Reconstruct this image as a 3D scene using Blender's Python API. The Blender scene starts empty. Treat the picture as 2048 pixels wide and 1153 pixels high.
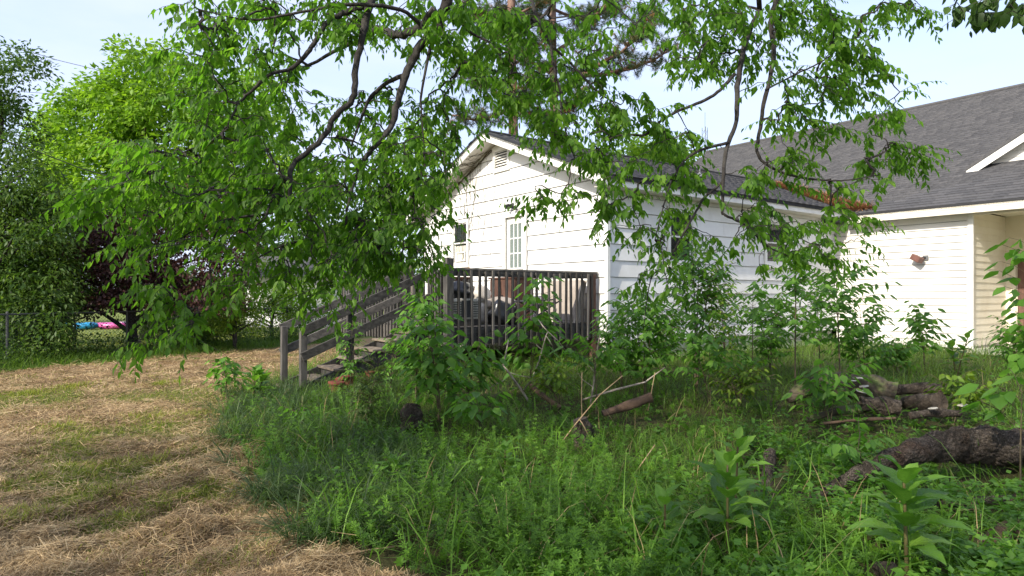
import bpy, bmesh, math, random
import numpy as np
from mathutils import Vector, Matrix

random.seed(7)
RNG = np.random.default_rng(11)
R = math.radians
sc = bpy.context.scene
col = sc.collection

# ------------------------------------------------------------------ camera
FPX, HY, EYE = 1300.0, 590.0, 1.6          # focal length in photo pixels, horizon row, eye height
cam = bpy.data.cameras.new('camera')
cam.sensor_width = 36.0
cam.lens = FPX / 2048 * 36.0
cam.shift_y = (HY - 576.5) / 2048
cam.clip_start, cam.clip_end = 0.05, 2000
camo = bpy.data.objects.new('camera', cam)
camo.location = (0, 0, EYE)
camo.rotation_euler = (R(90), 0, 0)
col.objects.link(camo)
sc.camera = camo

# ------------------------------------------------------------------ light
SUN_FROM = Vector((-0.70, -0.71, 0)).normalized()      # horizontal direction towards the sun
SUN_EL = 33.0
world = bpy.data.worlds.new('World')
sc.world = world
world.use_nodes = True
wn = world.node_tree
wn.nodes.clear()
wo = wn.nodes.new('ShaderNodeOutputWorld')
bg = wn.nodes.new('ShaderNodeBackground')
sky = wn.nodes.new('ShaderNodeTexSky')
sky.sky_type = 'NISHITA'
sky.sun_disc = False
sky.sun_elevation = R(SUN_EL)
sky.sun_rotation = math.atan2(SUN_FROM.x, SUN_FROM.y)
sky.air_density = 1.0
sky.dust_density = 2.0
sky.ozone_density = 1.0
tc = wn.nodes.new('ShaderNodeTexCoord')
mp = wn.nodes.new('ShaderNodeMapping')
mp.inputs['Scale'].default_value = (1.2, 1.2, 4.5)
mp.inputs['Rotation'].default_value = (0.15, 0.25, 0.4)
nz = wn.nodes.new('ShaderNodeTexNoise')
nz.inputs['Scale'].default_value = 1.6
nz.inputs['Detail'].default_value = 7
nz.inputs['Roughness'].default_value = 0.55
rp = wn.nodes.new('ShaderNodeMapRange')
rp.inputs['From Min'].default_value = 0.36
rp.inputs['From Max'].default_value = 0.66
rp.inputs['To Min'].default_value = 0.48
rp.inputs['To Max'].default_value = 0.92
mx = wn.nodes.new('ShaderNodeMix')
mx.data_type = 'RGBA'
mx.inputs['B'].default_value = (2.9, 3.2, 4.25, 1)       # thin high cloud veil
L = wn.links.new
L(tc.outputs['Generated'], mp.inputs['Vector'])
L(mp.outputs['Vector'], nz.inputs['Vector'])
L(nz.outputs['Fac'], rp.inputs['Value'])
L(rp.outputs['Result'], mx.inputs['Factor'])
L(sky.outputs['Color'], mx.inputs['A'])
L(mx.outputs['Result'], bg.inputs['Color'])
bg.inputs['Strength'].default_value = 0.15
L(bg.outputs['Background'], wo.inputs['Surface'])

sun = bpy.data.lights.new('sun', 'SUN')
sun.energy = 2.9
sun.angle = R(0.8)
sun.color = (1.0, 0.93, 0.80)
suno = bpy.data.objects.new('sun', sun)
sdir = Vector((SUN_FROM.x * math.cos(R(SUN_EL)), SUN_FROM.y * math.cos(R(SUN_EL)), math.sin(R(SUN_EL))))
suno.rotation_euler = sdir.to_track_quat('Z', 'Y').to_euler()
suno.location = sdir * 60
col.objects.link(suno)

vs = sc.view_settings
vs.view_transform = 'Standard'
vs.look = 'None'
vs.exposure = 1.12
vs.gamma = 1.0
vs.use_curve_mapping = False
cy = sc.cycles
cy.use_denoising = True
cy.max_bounces = 8
cy.diffuse_bounces = 4
cy.transmission_bounces = 6
cy.transparent_max_bounces = 8
cy.sample_clamp_indirect = 6.0

# ------------------------------------------------------------------ helpers
def px(x, y, d):
    """world point at distance d in front of the eye for a photo measurement"""
    return Vector(((x - 1024) / FPX * d, d, EYE + (HY - y) / FPX * d))

_T = R(36.5)
U2 = Vector((math.cos(_T), math.sin(_T), 0))
V2 = Vector((math.sin(_T), -math.cos(_T), 0))
C0 = Vector((1.8365, 12.5, 0))
def H(u, v, z):
    """house frame: u into the yard side wall, v towards the yard, z up"""
    return C0 + U2 * u + V2 * v + Vector((0, 0, z))

def ss(a, b, x):
    t = np.clip((x - a) / (b - a), 0, 1)
    return t * t * (3 - 2 * t)

def hz(x, y):
    """terrain height"""
    x = np.asarray(x, float); y = np.asarray(y, float)
    z = 0.27 * ss(5.0, 11.5, y) * ss(-5.5, -0.5, x)
    z = z - 0.12 * ss(9.0, 16.0, x)
    z = z + 0.02 * np.sin(x * 1.9 + y * 0.7) * np.cos(y * 1.3 - x * 0.4) + 0.012 * np.sin(x * 4.3 - y * 3.1)
    return z

def hzs(x, y):
    return float(hz(x, y))

def tag(o, label=None, cat=None, group=None, kind=None):
    if label: o['label'] = label
    if cat: o['category'] = cat
    if group: o['group'] = group
    if kind: o['kind'] = kind
    return o

def empty(name, loc, label, cat, group=None):
    o = bpy.data.objects.new(name, None)
    o.empty_display_size = 0.1
    o.location = loc
    col.objects.link(o)
    return tag(o, label, cat, group)

def link(name, me, parent=None):
    o = bpy.data.objects.new(name, me)
    col.objects.link(o)
    if parent is not None:
        o.parent = parent
        o.matrix_parent_inverse = Matrix.Identity(4)
    return o

def origin_of(parent):
    p = Vector((0, 0, 0))
    while parent is not None:
        p += parent.location
        parent = parent.parent
    return p

class MB:
    """collects world-space geometry, built as one mesh object"""
    def __init__(s):
        s.v = []; s.f = []
    def quad8(s, p):
        n = len(s.v); s.v += [tuple(q) for q in p]
        for f in ((0, 3, 2, 1), (4, 5, 6, 7), (0, 1, 5, 4), (1, 2, 6, 5), (2, 3, 7, 6), (3, 0, 4, 7)):
            s.f.append(tuple(n + i for i in f))
        return s
    def box(s, c, sx, sy, sz, ax=Vector((1, 0, 0)), ay=Vector((0, 1, 0)), az=Vector((0, 0, 1))):
        c = Vector(c); a = ax * sx / 2; b = ay * sy / 2; d = az * sz / 2
        return s.quad8([c - a - b - d, c + a - b - d, c + a + b - d, c - a + b - d,
                        c - a - b + d, c + a - b + d, c + a + b + d, c - a + b + d])
    def beam(s, p, q, w, h, up=Vector((0, 0, 1)), jit=0.0):
        p = Vector(p); q = Vector(q); d = (q - p); l = d.length; d.normalize()
        side = d.cross(up)
        if side.length < 1e-4: side = d.cross(Vector((1, 0, 0)))
        side.normalize(); u = side.cross(d)
        if jit:
            q = q + side * random.uniform(-jit, jit) + u * random.uniform(-jit, jit)
        a = side * w / 2; b = u * h / 2
        return s.quad8([p - a - b, p + a - b, p + a + b, p - a + b, q - a - b, q + a - b, q + a + b, q - a + b])
    def tube(s, pts, rad, n=8, cap=True):
        pts = [Vector(p) for p in pts]
        if not hasattr(rad, '__len__'): rad = [rad] * len(pts)
        base = len(s.v); ref = None
        for i, p in enumerate(pts):
            t = (pts[min(i + 1, len(pts) - 1)] - pts[max(i - 1, 0)])
            if t.length < 1e-9: t = Vector((0, 0, 1))
            t.normalize()
            if ref is None: ref = t.orthogonal().normalized()
            ref = (ref - t * ref.dot(t))
            if ref.length < 1e-6: ref = t.orthogonal()
            ref.normalize(); b = t.cross(ref)
            for k in range(n):
                a = 2 * math.pi * k / n
                s.v.append(tuple(p + (ref * math.cos(a) + b * math.sin(a)) * rad[i]))
        for i in range(len(pts) - 1):
            for k in range(n):
                a = base + i * n + k; b = base + i * n + (k + 1) % n
                s.f.append((a, b, b + n, a + n))
        if cap:
            s.f.append(tuple(base + k for k in reversed(range(n))))
            s.f.append(tuple(base + (len(pts) - 1) * n + k for k in range(n)))
        return s
    def poly(s, pts):
        n = len(s.v); s.v += [tuple(p) for p in pts]; s.f.append(tuple(range(n, n + len(pts)))); return s
    def prism(s, pts, d):
        d = Vector(d); n = len(s.v); k = len(pts)
        s.v += [tuple(p) for p in pts] + [tuple(Vector(p) + d) for p in pts]
        s.f.append(tuple(reversed(range(n, n + k)))); s.f.append(tuple(range(n + k, n + 2 * k)))
        for i in range(k):
            j = (i + 1) % k; s.f.append((n + i, n + j, n + k + j, n + k + i))
        return s
    def build(s, name, mat, parent=None, smooth=False, bevel=0.0):
        me = bpy.data.meshes.new(name)
        o0 = origin_of(parent)
        if s.v:
            me.from_pydata([(a - o0.x, b - o0.y, c - o0.z) for a, b, c in s.v], [], s.f)
        bm = bmesh.new(); bm.from_mesh(me)
        bmesh.ops.recalc_face_normals(bm, faces=bm.faces)
        if bevel:
            bmesh.ops.bevel(bm, geom=list(bm.edges), offset=bevel, segments=1, affect='EDGES')
        bm.to_mesh(me); bm.free()
        if smooth:
            me.polygons.foreach_set('use_smooth', [True] * len(me.polygons))
        me.materials.append(mat)
        return link(name, me, parent)

def spline(pts, per=6):
    """Catmull-Rom through rows of numbers"""
    P = np.array(pts, float)
    P = np.vstack([2 * P[0] - P[1], P, 2 * P[-1] - P[-2]])
    out = []
    for i in range(1, len(P) - 2):
        for t in np.linspace(0, 1, per, endpoint=False):
            a, b, c, d = P[i - 1], P[i], P[i + 1], P[i + 2]
            out.append(0.5 * (2 * b + (c - a) * t + (2 * a - 5 * b + 4 * c - d) * t * t + (3 * b - a - 3 * c + d) * t ** 3))
    out.append(P[-2])
    return np.array(out)

# ---- vectorised leaf and blade fields
def norm(a):
    return a / np.maximum(np.linalg.norm(a, axis=-1, keepdims=True), 1e-9)

LEAF8_F = [(0, 1, 6), (1, 2, 7, 6), (2, 3, 7), (0, 6, 5), (6, 7, 4, 5), (7, 3, 4)]
LEAF4_F = [(0, 1, 3), (0, 3, 2), (1, 4, 3), (3, 4, 2)]
def leaves8(pos, ax, nm, ln, wd, curl=0.18, fold=0.25, wide=0.36):
    """ovate leaves: (n,8,3)"""
    ax = norm(ax); sd = norm(np.cross(ax, nm)); nm = np.cross(sd, ax)
    ln = ln[:, None]; wd = wd[:, None]
    def at(t, s, dz):
        return pos + ax * ln * t + sd * wd * s + nm * dz
    c = -curl * ln; f = -fold * wd
    return np.stack([at(0, 0, 0), at(0.28, 0.46, 0), at(0.62, wide, c * 0.3), at(1.0, 0, c),
                     at(0.62, -wide, c * 0.3), at(0.28, -0.46, 0), at(0.30, 0, f), at(0.64, 0, f * 0.8 + c * 0.35)], axis=1)
def leaves4(pos, ax, nm, ln, wd, curl=0.15, fold=0.2):
    ax = norm(ax); sd = norm(np.cross(ax, nm)); nm = np.cross(sd, ax)
    ln = ln[:, None]; wd = wd[:, None]
    return np.stack([pos, pos + ax * ln * 0.42 + sd * wd * 0.5, pos + ax * ln * 0.42 - sd * wd * 0.5,
                     pos + ax * ln * 0.45 - nm * wd * fold, pos + ax * ln - nm * ln * curl], axis=1)
BLADE_F = [(0, 1, 3, 2), (2, 3, 5, 4), (4, 5, 6)]
def blades(pos, dirn, ln, wd, droop):
    """grass blades: start direction dirn, bending over by droop"""
    d = norm(dirn); h = d.copy(); h[:, 2] = 0; h = norm(h + 1e-4)
    sd = np.stack([-h[:, 1], h[:, 0], 0 * h[:, 0]], axis=1)
    ln = ln[:, None]; wd = wd[:, None]; dr = droop[:, None]
    down = np.array([0, 0, -1.0])
    p1 = pos + d * ln * 0.36 + down * dr * ln * 0.04
    p2 = p1 + norm(d + h * dr * 0.5 + down * dr * 0.35) * ln * 0.34
    p3 = p2 + norm(d + h * dr * 1.1 + down * dr * 1.2) * ln * 0.30
    return np.stack([pos - sd * wd * 0.4, pos + sd * wd * 0.4, p1 - sd * wd * 0.5, p1 + sd * wd * 0.5,
                     p2 - sd * wd * 0.36, p2 + sd * wd * 0.36, p3], axis=1)

def field(name, parts, mat, parent=None, smooth=False):
    """parts: list of (verts (n,k,3), face template, var (n,))"""
    VV = []; loops = []; starts = []; tot = []; var = []
    vo = 0; lo = 0
    for P, F, va in parts:
        n, k, _ = P.shape
        if n == 0: continue
        VV.append(P.reshape(-1, 3)); var.append(np.repeat(va, k))
        flat = np.array([i for f in F for i in f]); sizes = np.array([len(f) for f in F])
        idx = (np.arange(n) * k + vo)[:, None] + flat[None, :]
        loops.append(idx.reshape(-1))
        st = np.concatenate([[0], np.cumsum(sizes)[:-1]])
        starts.append(((np.arange(n) * len(flat) + lo)[:, None] + st[None, :]).reshape(-1))
        tot.append(np.tile(sizes, n))
        vo += n * k; lo += n * len(flat)
    o0 = origin_of(parent)
    V = np.concatenate(VV) - np.array(o0)[None, :]
    lp = np.concatenate(loops).astype(np.int32); st = np.concatenate(starts).astype(np.int32)
    me = bpy.data.meshes.new(name)
    me.vertices.add(len(V)); me.vertices.foreach_set('co', V.astype(np.float32).ravel())
    me.loops.add(len(lp)); me.loops.foreach_set('vertex_index', lp)
    me.polygons.add(len(st)); me.polygons.foreach_set('loop_start', st)
    at = me.attributes.new('var', 'FLOAT', 'POINT')
    at.data.foreach_set('value', np.concatenate(var).astype(np.float32))
    me.update(calc_edges=True)
    if smooth:
        me.polygons.foreach_set('use_smooth', np.ones(len(st), bool))
    me.materials.append(mat)
    return link(name, me, parent)

# ------------------------------------------------------------------ materials
def new_mat(name):
    m = bpy.data.materials.new(name); m.use_nodes = True
    nt = m.node_tree; nt.nodes.clear()
    return m, nt, nt.links.new

def ramp(nt, stops):
    r = nt.nodes.new('ShaderNodeValToRGB')
    e = r.color_ramp.elements
    while len(e) < len(stops): e.new(0.5)
    for i, (p, c) in enumerate(stops):
        e[i].position = p; e[i].color = (*c, 1)
    return r

def noise(nt, scale, detail=4, rough=0.55, vec=None, dist=0.0):
    n = nt.nodes.new('ShaderNodeTexNoise')
    n.inputs['Scale'].default_value = scale; n.inputs['Detail'].default_value = detail
    n.inputs['Roughness'].default_value = rough; n.inputs['Distortion'].default_value = dist
    if vec is not None: nt.links.new(vec, n.inputs['Vector'])
    return n

def mapped(nt, scale=(1, 1, 1), rot=(0, 0, 0), src='Object'):
    t = nt.nodes.new('ShaderNodeTexCoord'); m = nt.nodes.new('ShaderNodeMapping')
    m.inputs['Scale'].default_value = scale; m.inputs['Rotation'].default_value = rot
    nt.links.new(t.outputs[src], m.inputs['Vector'])
    return m.outputs['Vector']

def rough_mat(name, stops, scale=6, detail=5, rough=0.8, bump=0.3, bscale=40, stretch=(1, 1, 1), rot=(0, 0, 0), spec=0.3, bdist=0.01, objrand=0.0):
    m, nt, ln = new_mat(name)
    o = nt.nodes.new('ShaderNodeOutputMaterial'); b = nt.nodes.new('ShaderNodeBsdfPrincipled')
    vec = mapped(nt, stretch, rot)
    n = noise(nt, scale, detail, 0.6, vec)
    r = ramp(nt, stops)
    if objrand:
        oi = nt.nodes.new('ShaderNodeObjectInfo'); ma = nt.nodes.new('ShaderNodeMath'); ma.operation = 'MULTIPLY_ADD'
        ma.inputs[1].default_value = objrand
        sb = nt.nodes.new('ShaderNodeMath'); sb.operation = 'SUBTRACT'; sb.inputs[1].default_value = 0.5
        ln(oi.outputs['Random'], sb.inputs[0]); ln(sb.outputs[0], ma.inputs[0]); ln(n.outputs['Fac'], ma.inputs[2])
        ln(ma.outputs[0], r.inputs['Fac'])
    else:
        ln(n.outputs['Fac'], r.inputs['Fac'])
    ln(r.outputs['Color'], b.inputs['Base Color'])
    b.inputs['Roughness'].default_value = rough
    b.inputs['Specular IOR Level'].default_value = spec
    if bump:
        n2 = noise(nt, bscale, 4, 0.6, vec)
        bp = nt.nodes.new('ShaderNodeBump'); bp.inputs['Strength'].default_value = bump; bp.inputs['Distance'].default_value = bdist
        ln(n2.outputs['Fac'], bp.inputs['Height']); ln(bp.outputs['Normal'], b.inputs['Normal'])
    ln(b.outputs['BSDF'], o.inputs['Surface'])
    return m

def leaf_mat(name, stops, trans=0.45, tint=(1.6, 1.75, 0.9), rough=0.45, spec=0.35):
    """foliage: per-leaf colour from the 'var' attribute, light passing through the blade"""
    m, nt, ln = new_mat(name)
    o = nt.nodes.new('ShaderNodeOutputMaterial'); b = nt.nodes.new('ShaderNodeBsdfPrincipled')
    a = nt.nodes.new('ShaderNodeAttribute'); a.attribute_name = 'var'
    r = ramp(nt, stops)
    ln(a.outputs['Fac'], r.inputs['Fac'])
    ln(r.outputs['Color'], b.inputs['Base Color'])
    b.inputs['Roughness'].default_value = rough
    b.inputs['Specular IOR Level'].default_value = spec
    t = nt.nodes.new('ShaderNodeBsdfTranslucent')
    mu = nt.nodes.new('ShaderNodeMix'); mu.data_type = 'RGBA'; mu.blend_type = 'MULTIPLY'
    mu.inputs['Factor'].default_value = 1.0
    mu.inputs['B'].default_value = (*tint, 1)
    ln(r.outputs['Color'], mu.inputs['A']); ln(mu.outputs['Result'], t.inputs['Color'])
    ms = nt.nodes.new('ShaderNodeMixShader'); ms.inputs['Fac'].default_value = trans
    ln(b.outputs['BSDF'], ms.inputs[1]); ln(t.outputs['BSDF'], ms.inputs[2])
    ln(ms.outputs['Shader'], o.inputs['Surface'])
    return m

def plain(name, c, rough=0.5, metal=0.0, spec=0.5):
    m, nt, ln = new_mat(name)
    o = nt.nodes.new('ShaderNodeOutputMaterial'); b = nt.nodes.new('ShaderNodeBsdfPrincipled')
    n = noise(nt, 9, 5, 0.6, mapped(nt))
    r = ramp(nt, [(0.3, tuple(x * 0.8 for x in c)), (0.7, tuple(min(1, x * 1.15) for x in c))])
    ln(n.outputs['Fac'], r.inputs['Fac']); ln(r.outputs['Color'], b.inputs['Base Color'])
    b.inputs['Roughness'].default_value = rough; b.inputs['Metallic'].default_value = metal
    b.inputs['Specular IOR Level'].default_value = spec
    ln(b.outputs['BSDF'], o.inputs['Surface'])
    return m

def glass_mat(name, c=(0.03, 0.035, 0.04)):
    m, nt, ln = new_mat(name)
    o = nt.nodes.new('ShaderNodeOutputMaterial'); b = nt.nodes.new('ShaderNodeBsdfPrincipled')
    t = nt.nodes.new('ShaderNodeBsdfTransparent'); t.inputs['Color'].default_value = (0.75, 0.8, 0.78, 1)
    b.inputs['Base Color'].default_value = (*c, 1); b.inputs['Roughness'].default_value = 0.04
    ms = nt.nodes.new('ShaderNodeMixShader'); ms.inputs['Fac'].default_value = 0.55
    ln(t.outputs['BSDF'], ms.inputs[1]); ln(b.outputs['BSDF'], ms.inputs[2]); ln(ms.outputs['Shader'], o.inputs['Surface'])
    return m

M = {}
M['white_siding'] = rough_mat('white painted siding', [(0.22, (0.52, 0.50, 0.45)), (0.36, (0.68, 0.67, 0.64)), (0.55, (0.76, 0.755, 0.735)), (0.8, (0.80, 0.80, 0.78))], 1.9, 9, 0.55, 0.15, 60, (1, 1, 0.5), objrand=0.16)
M['cream_siding'] = rough_mat('cream vinyl siding', [(0.25, (0.66, 0.58, 0.44)), (0.5, (0.76, 0.70, 0.57)), (0.8, (0.80, 0.74, 0.62))], 1.3, 6, 0.5, 0.08, 70, (1, 1, 0.5), objrand=0.1)
M['white_vinyl'] = rough_mat('white vinyl siding', [(0.25, (0.60, 0.57, 0.50)), (0.5, (0.69, 0.67, 0.62)), (0.8, (0.72, 0.71, 0.67))], 1.3, 6, 0.45, 0.06, 70, (1, 1, 0.5), objrand=0.1)
M['trim'] = rough_mat('white trim paint', [(0.25, (0.62, 0.60, 0.55)), (0.5, (0.76, 0.75, 0.71)), (0.8, (0.82, 0.81, 0.78))], 2.5, 7, 0.5, 0.1, 80)
M['cream_trim'] = rough_mat('cream trim paint', [(0.25, (0.58, 0.51, 0.40)), (0.5, (0.72, 0.67, 0.56)), (0.8, (0.78, 0.74, 0.65))], 2.0, 7, 0.5, 0.1, 80)
M['soffit'] = rough_mat('soffit paint', [(0.3, (0.55, 0.52, 0.46)), (0.6, (0.70, 0.67, 0.61)), (0.8, (0.76, 0.73, 0.68))], 2.2, 6, 0.6, 0.1, 60)
M['shingle'] = rough_mat('asphalt shingle', [(0.2, (0.050, 0.050, 0.053)), (0.5, (0.078, 0.077, 0.080)), (0.8, (0.108, 0.105, 0.106))], 14, 5, 0.92, 0.5, 260, spec=0.2, bdist=0.004, objrand=0.28)
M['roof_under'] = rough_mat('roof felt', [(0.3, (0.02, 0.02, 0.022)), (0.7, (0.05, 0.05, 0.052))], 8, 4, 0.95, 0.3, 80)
M['block'] = rough_mat('painted foundation block', [(0.25, (0.26, 0.28, 0.20)), (0.5, (0.48, 0.49, 0.38)), (0.8, (0.58, 0.58, 0.48))], 2.2, 7, 0.9, 0.5, 30)
M['wood'] = rough_mat('weathered deck wood', [(0.2, (0.020, 0.019, 0.018)), (0.5, (0.060, 0.056, 0.052)), (0.8, (0.15, 0.138, 0.124))], 3.0, 8, 0.9, 0.5, 20, (6, 6, 0.8), objrand=0.35)
M['wood_h'] = rough_mat('weathered rail wood', [(0.2, (0.028, 0.026, 0.024)), (0.5, (0.085, 0.078, 0.070)), (0.8, (0.20, 0.182, 0.158))], 3.0, 8, 0.9, 0.5, 20, (1.2, 6, 6), rot=(0, 0, _T), objrand=0.35)
M['wood_tread'] = rough_mat('worn stair tread wood', [(0.2, (0.05, 0.042, 0.035)), (0.5, (0.15, 0.12, 0.09)), (0.8, (0.28, 0.23, 0.17))], 3.0, 8, 0.9, 0.5, 20, (5, 1.2, 6), rot=(0, 0, _T), objrand=0.3)
M['wood_red'] = rough_mat('reddish stained wood', [(0.2, (0.035, 0.02, 0.015)), (0.5, (0.09, 0.046, 0.033)), (0.8, (0.16, 0.088, 0.06))], 4.0, 6, 0.8, 0.4, 30)
M['glass'] = glass_mat('window glass')
M['recess_shade'] = plain('painted recess shade', (0.02, 0.02, 0.022), 0.9)  # near-black colour standing in for shade behind openings and board gaps
M['curtain'] = rough_mat('white curtain', [(0.3, (0.45, 0.46, 0.46)), (0.6, (0.72, 0.73, 0.72))], 5, 3, 0.9, 0.0)
M['blind'] = plain('slatted blind', (0.50, 0.52, 0.44), 0.7)
M['black_metal'] = plain('black metal', (0.03, 0.03, 0.033), 0.45, 0.3)
M['grey_metal'] = plain('grey galvanised metal', (0.16, 0.165, 0.17), 0.6, 0.4)
M['brown_metal'] = plain('brown lamp housing', (0.16, 0.075, 0.055), 0.5)
M['brown_door'] = rough_mat('brown wooden door', [(0.2, (0.06, 0.03, 0.025)), (0.6, (0.16, 0.085, 0.06)), (0.8, (0.22, 0.13, 0.09))], 3, 6, 0.6, 0.2, 30, (5, 5, 0.7))
M['needles_dead'] = leaf_mat('fallen pine needles', [(0.0, (0.17, 0.085, 0.045)), (0.5, (0.36, 0.19, 0.09)), (1.0, (0.50, 0.31, 0.17))], 0.1, (1, 1, 1), 0.8, 0.2)
M['dark_grey_plastic'] = plain('dark plastic', (0.025, 0.026, 0.028), 0.4)  # the plastic's own dark grey
M['offwhite_plastic'] = plain('yellowed white plastic', (0.55, 0.53, 0.46), 0.5)
M['black_plastic'] = plain('black plastic sheet', (0.012, 0.013, 0.016), 0.28)
M['card'] = plain('brown cardboard', (0.30, 0.17, 0.09), 0.85)
M['fabric_beige'] = rough_mat('beige mattress fabric', [(0.3, (0.27, 0.23, 0.19)), (0.6, (0.40, 0.35, 0.30)), (0.8, (0.46, 0.41, 0.36))], 3, 6, 0.9, 0.3, 60)
M['fabric_white'] = rough_mat('dirty white fabric', [(0.3, (0.38, 0.33, 0.27)), (0.6, (0.62, 0.57, 0.50)), (0.8, (0.70, 0.66, 0.60))], 5, 6, 0.9, 0.4, 40)
M['bark'] = rough_mat('tree bark', [(0.25, (0.014, 0.012, 0.011)), (0.5, (0.036, 0.031, 0.028)), (0.8, (0.085, 0.08, 0.07))], 14, 8, 0.95, 1.0, 45, (1, 1, 0.5), bdist=0.02)
M['bark_grey'] = rough_mat('grey bark', [(0.25, (0.06, 0.05, 0.045)), (0.5, (0.15, 0.125, 0.105)), (0.8, (0.28, 0.25, 0.22))], 7, 8, 0.95, 0.8, 30, (1, 1, 0.4), bdist=0.03)
M['bark_pine'] = rough_mat('pine bark', [(0.25, (0.07, 0.04, 0.03)), (0.5, (0.19, 0.11, 0.08)), (0.8, (0.33, 0.23, 0.18))], 6, 8, 0.95, 0.9, 18, (1, 1, 0.45), bdist=0.04)
M['stem'] = rough_mat('green brown stem', [(0.3, (0.05, 0.045, 0.025)), (0.6, (0.11, 0.085, 0.05)), (0.8, (0.15, 0.12, 0.07))], 20, 3, 0.7, 0.2, 60)
M['stem_red'] = rough_mat('reddish green stem', [(0.3, (0.08, 0.05, 0.025)), (0.6, (0.11, 0.10, 0.035)), (0.8, (0.13, 0.16, 0.05))], 12, 3, 0.5, 0.1, 60)
M['dead_twig'] = rough_mat('bleached dead twig', [(0.3, (0.18, 0.14, 0.11)), (0.6, (0.38, 0.33, 0.27)), (0.8, (0.52, 0.47, 0.40))], 14, 4, 0.9, 0.3, 60)
#STRUCT
# ------------------------------------------------------------------ ground
FO = np.array([-10.5, 13.4]); FT = np.array([0.47, 0.883]); FN = np.array([-0.883, 0.47])
def fence_s(x, y):
    return (np.asarray(x) - FO[0]) * FN[0] + (np.asarray(y) - FO[1]) * FN[1]
_by = [2.0, 3.0, 3.6, 3.9, 4.3, 5.1, 6.7, 9.0, 11.0, 12.5, 16.0]
_bx = [0.1, -0.35, -0.75, -1.10, -1.50, -1.90, -2.95, -4.15, -4.6, -4.6, -4.2]
def weed_s(x, y):
    """positive inside the overgrown yard"""
    x = np.asarray(x, float); y = np.asarray(y, float)
    return x - np.interp(y, _by, _bx) + 0.13 * np.sin(y * 5.1 + x) + 0.08 * np.sin(y * 11.7 - 2 * x)

GPATCH = [(300, 872, .9, .9), (180, 905, .7, .7), (430, 905, .5, .6), (110, 965, .45, .5), (250, 950, .5, .5), (330, 1000, .3, .35), (390, 985, .25, .3), (60, 800, .9, 1.2), (450, 870, .5, .6), (230, 1045, .25, .22), (30, 1060, .25, .25), (330, 790, 1.0, 1.0), (150, 1000, .35, .3)]
GP_W = []
for (gx_, gy_, r1_, r2_) in GPATCH:
    d_ = 1.6 * FPX / (gy_ - HY); c_ = px(gx_, gy_, d_); GP_W.append((c_.x, c_.y, r1_, r2_))
def gpatch(x, y):
    v = np.zeros_like(np.asarray(x, float))
    for (cx, cy_, r1_, r2_) in GP_W:
        v = np.maximum(v, np.exp(-((x - cx) / r1_) ** 2 - ((y - cy_) / r2_) ** 2))
    return v
def grid_axis(lo, hi, step, far, n):
    core = np.arange(lo, hi + 1e-6, step)
    g = np.geomspace(step, far, n).cumsum()
    return np.concatenate([(lo - g)[::-1], core, hi + g])
gx = grid_axis(-14, 12, 0.13, 120, 24); gy = grid_axis(1.0, 22, 0.13, 140, 24)
GX, GY = np.meshgrid(gx, gy)
GZ = hz(GX, GY)
lawn = (weed_s(GX, GY) < 0) & (fence_s(GX, GY) < 0)
lump = (np.sin(GX * 7.1 + 2 * np.sin(GY * 2.3)) * np.sin(GY * 6.3 + 1.7 * np.sin(GX * 3.1)) + 0.6 * np.sin(GX * 15 + GY * 9) * np.sin(GY * 13 - GX * 4))
GZ = GZ + np.where(lawn & (GY < 10), 0.034 * lump * ss(10, 5, GY), 0.0)
far = np.hypot(GX, GY) > 60
GZ = np.where(far, 0.0, GZ)
ny, nx = GX.shape
V = np.stack([GX, GY, GZ], -1).reshape(-1, 3)
ii = np.arange(ny * nx).reshape(ny, nx)
Fq = np.stack([ii[:-1, :-1], ii[:-1, 1:], ii[1:, 1:], ii[1:, :-1]], -1).reshape(-1, 4)
me = bpy.data.meshes.new('ground')
me.vertices.add(len(V)); me.vertices.foreach_set('co', V.astype(np.float32).ravel())
me.loops.add(Fq.size); me.loops.foreach_set('vertex_index', Fq.astype(np.int32).ravel())
me.polygons.add(len(Fq)); me.polygons.foreach_set('loop_start', (np.arange(len(Fq)) * 4).astype(np.int32))
me.update(calc_edges=True)
me.polygons.foreach_set('use_smooth', np.ones(len(Fq), bool))
for nm_, val in (('weed', ss(-0.15, 0.15, weed_s(GX, GY)) * (fence_s(GX, GY) < 0.3) * (GY < 40)), ('field', ss(0.0, 0.8, fence_s(GX, GY))), ('green', gpatch(GX, GY))):
    a = me.attributes.new(nm_, 'FLOAT', 'POINT'); a.data.foreach_set('value', val.astype(np.float32).ravel())
m, nt, ln = new_mat('yard ground')
o = nt.nodes.new('ShaderNodeOutputMaterial'); b = nt.nodes.new('ShaderNodeBsdfPrincipled')
vec = mapped(nt)
n1 = noise(nt, 0.9, 6, 0.6, vec); n2 = noise(nt, 30, 6, 0.75, vec, 1.0); n3 = noise(nt, 3.2, 5, 0.6, vec)
hay = ramp(nt, [(0.25, (0.13, 0.085, 0.045)), (0.5, (0.28, 0.19, 0.105)), (0.8, (0.44, 0.32, 0.19))])
grs = ramp(nt, [(0.25, (0.06, 0.075, 0.018)), (0.6, (0.15, 0.17, 0.04)), (0.85, (0.26, 0.26, 0.085))])
soil = ramp(nt, [(0.3, (0.035, 0.034, 0.014)), (0.55, (0.075, 0.072, 0.028)), (0.75, (0.13, 0.10, 0.05))])
fld = ramp(nt, [(0.3, (0.11, 0.15, 0.035)), (0.7, (0.24, 0.27, 0.075))])
for r_ in (hay, grs, soil): ln(n2.outputs['Fac'], r_.inputs['Fac'])
ln(n3.outputs['Fac'], fld.inputs['Fac'])
mr = nt.nodes.new('ShaderNodeMapRange'); mr.inputs['From Min'].default_value = 0.50; mr.inputs['From Max'].default_value = 0.60
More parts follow.
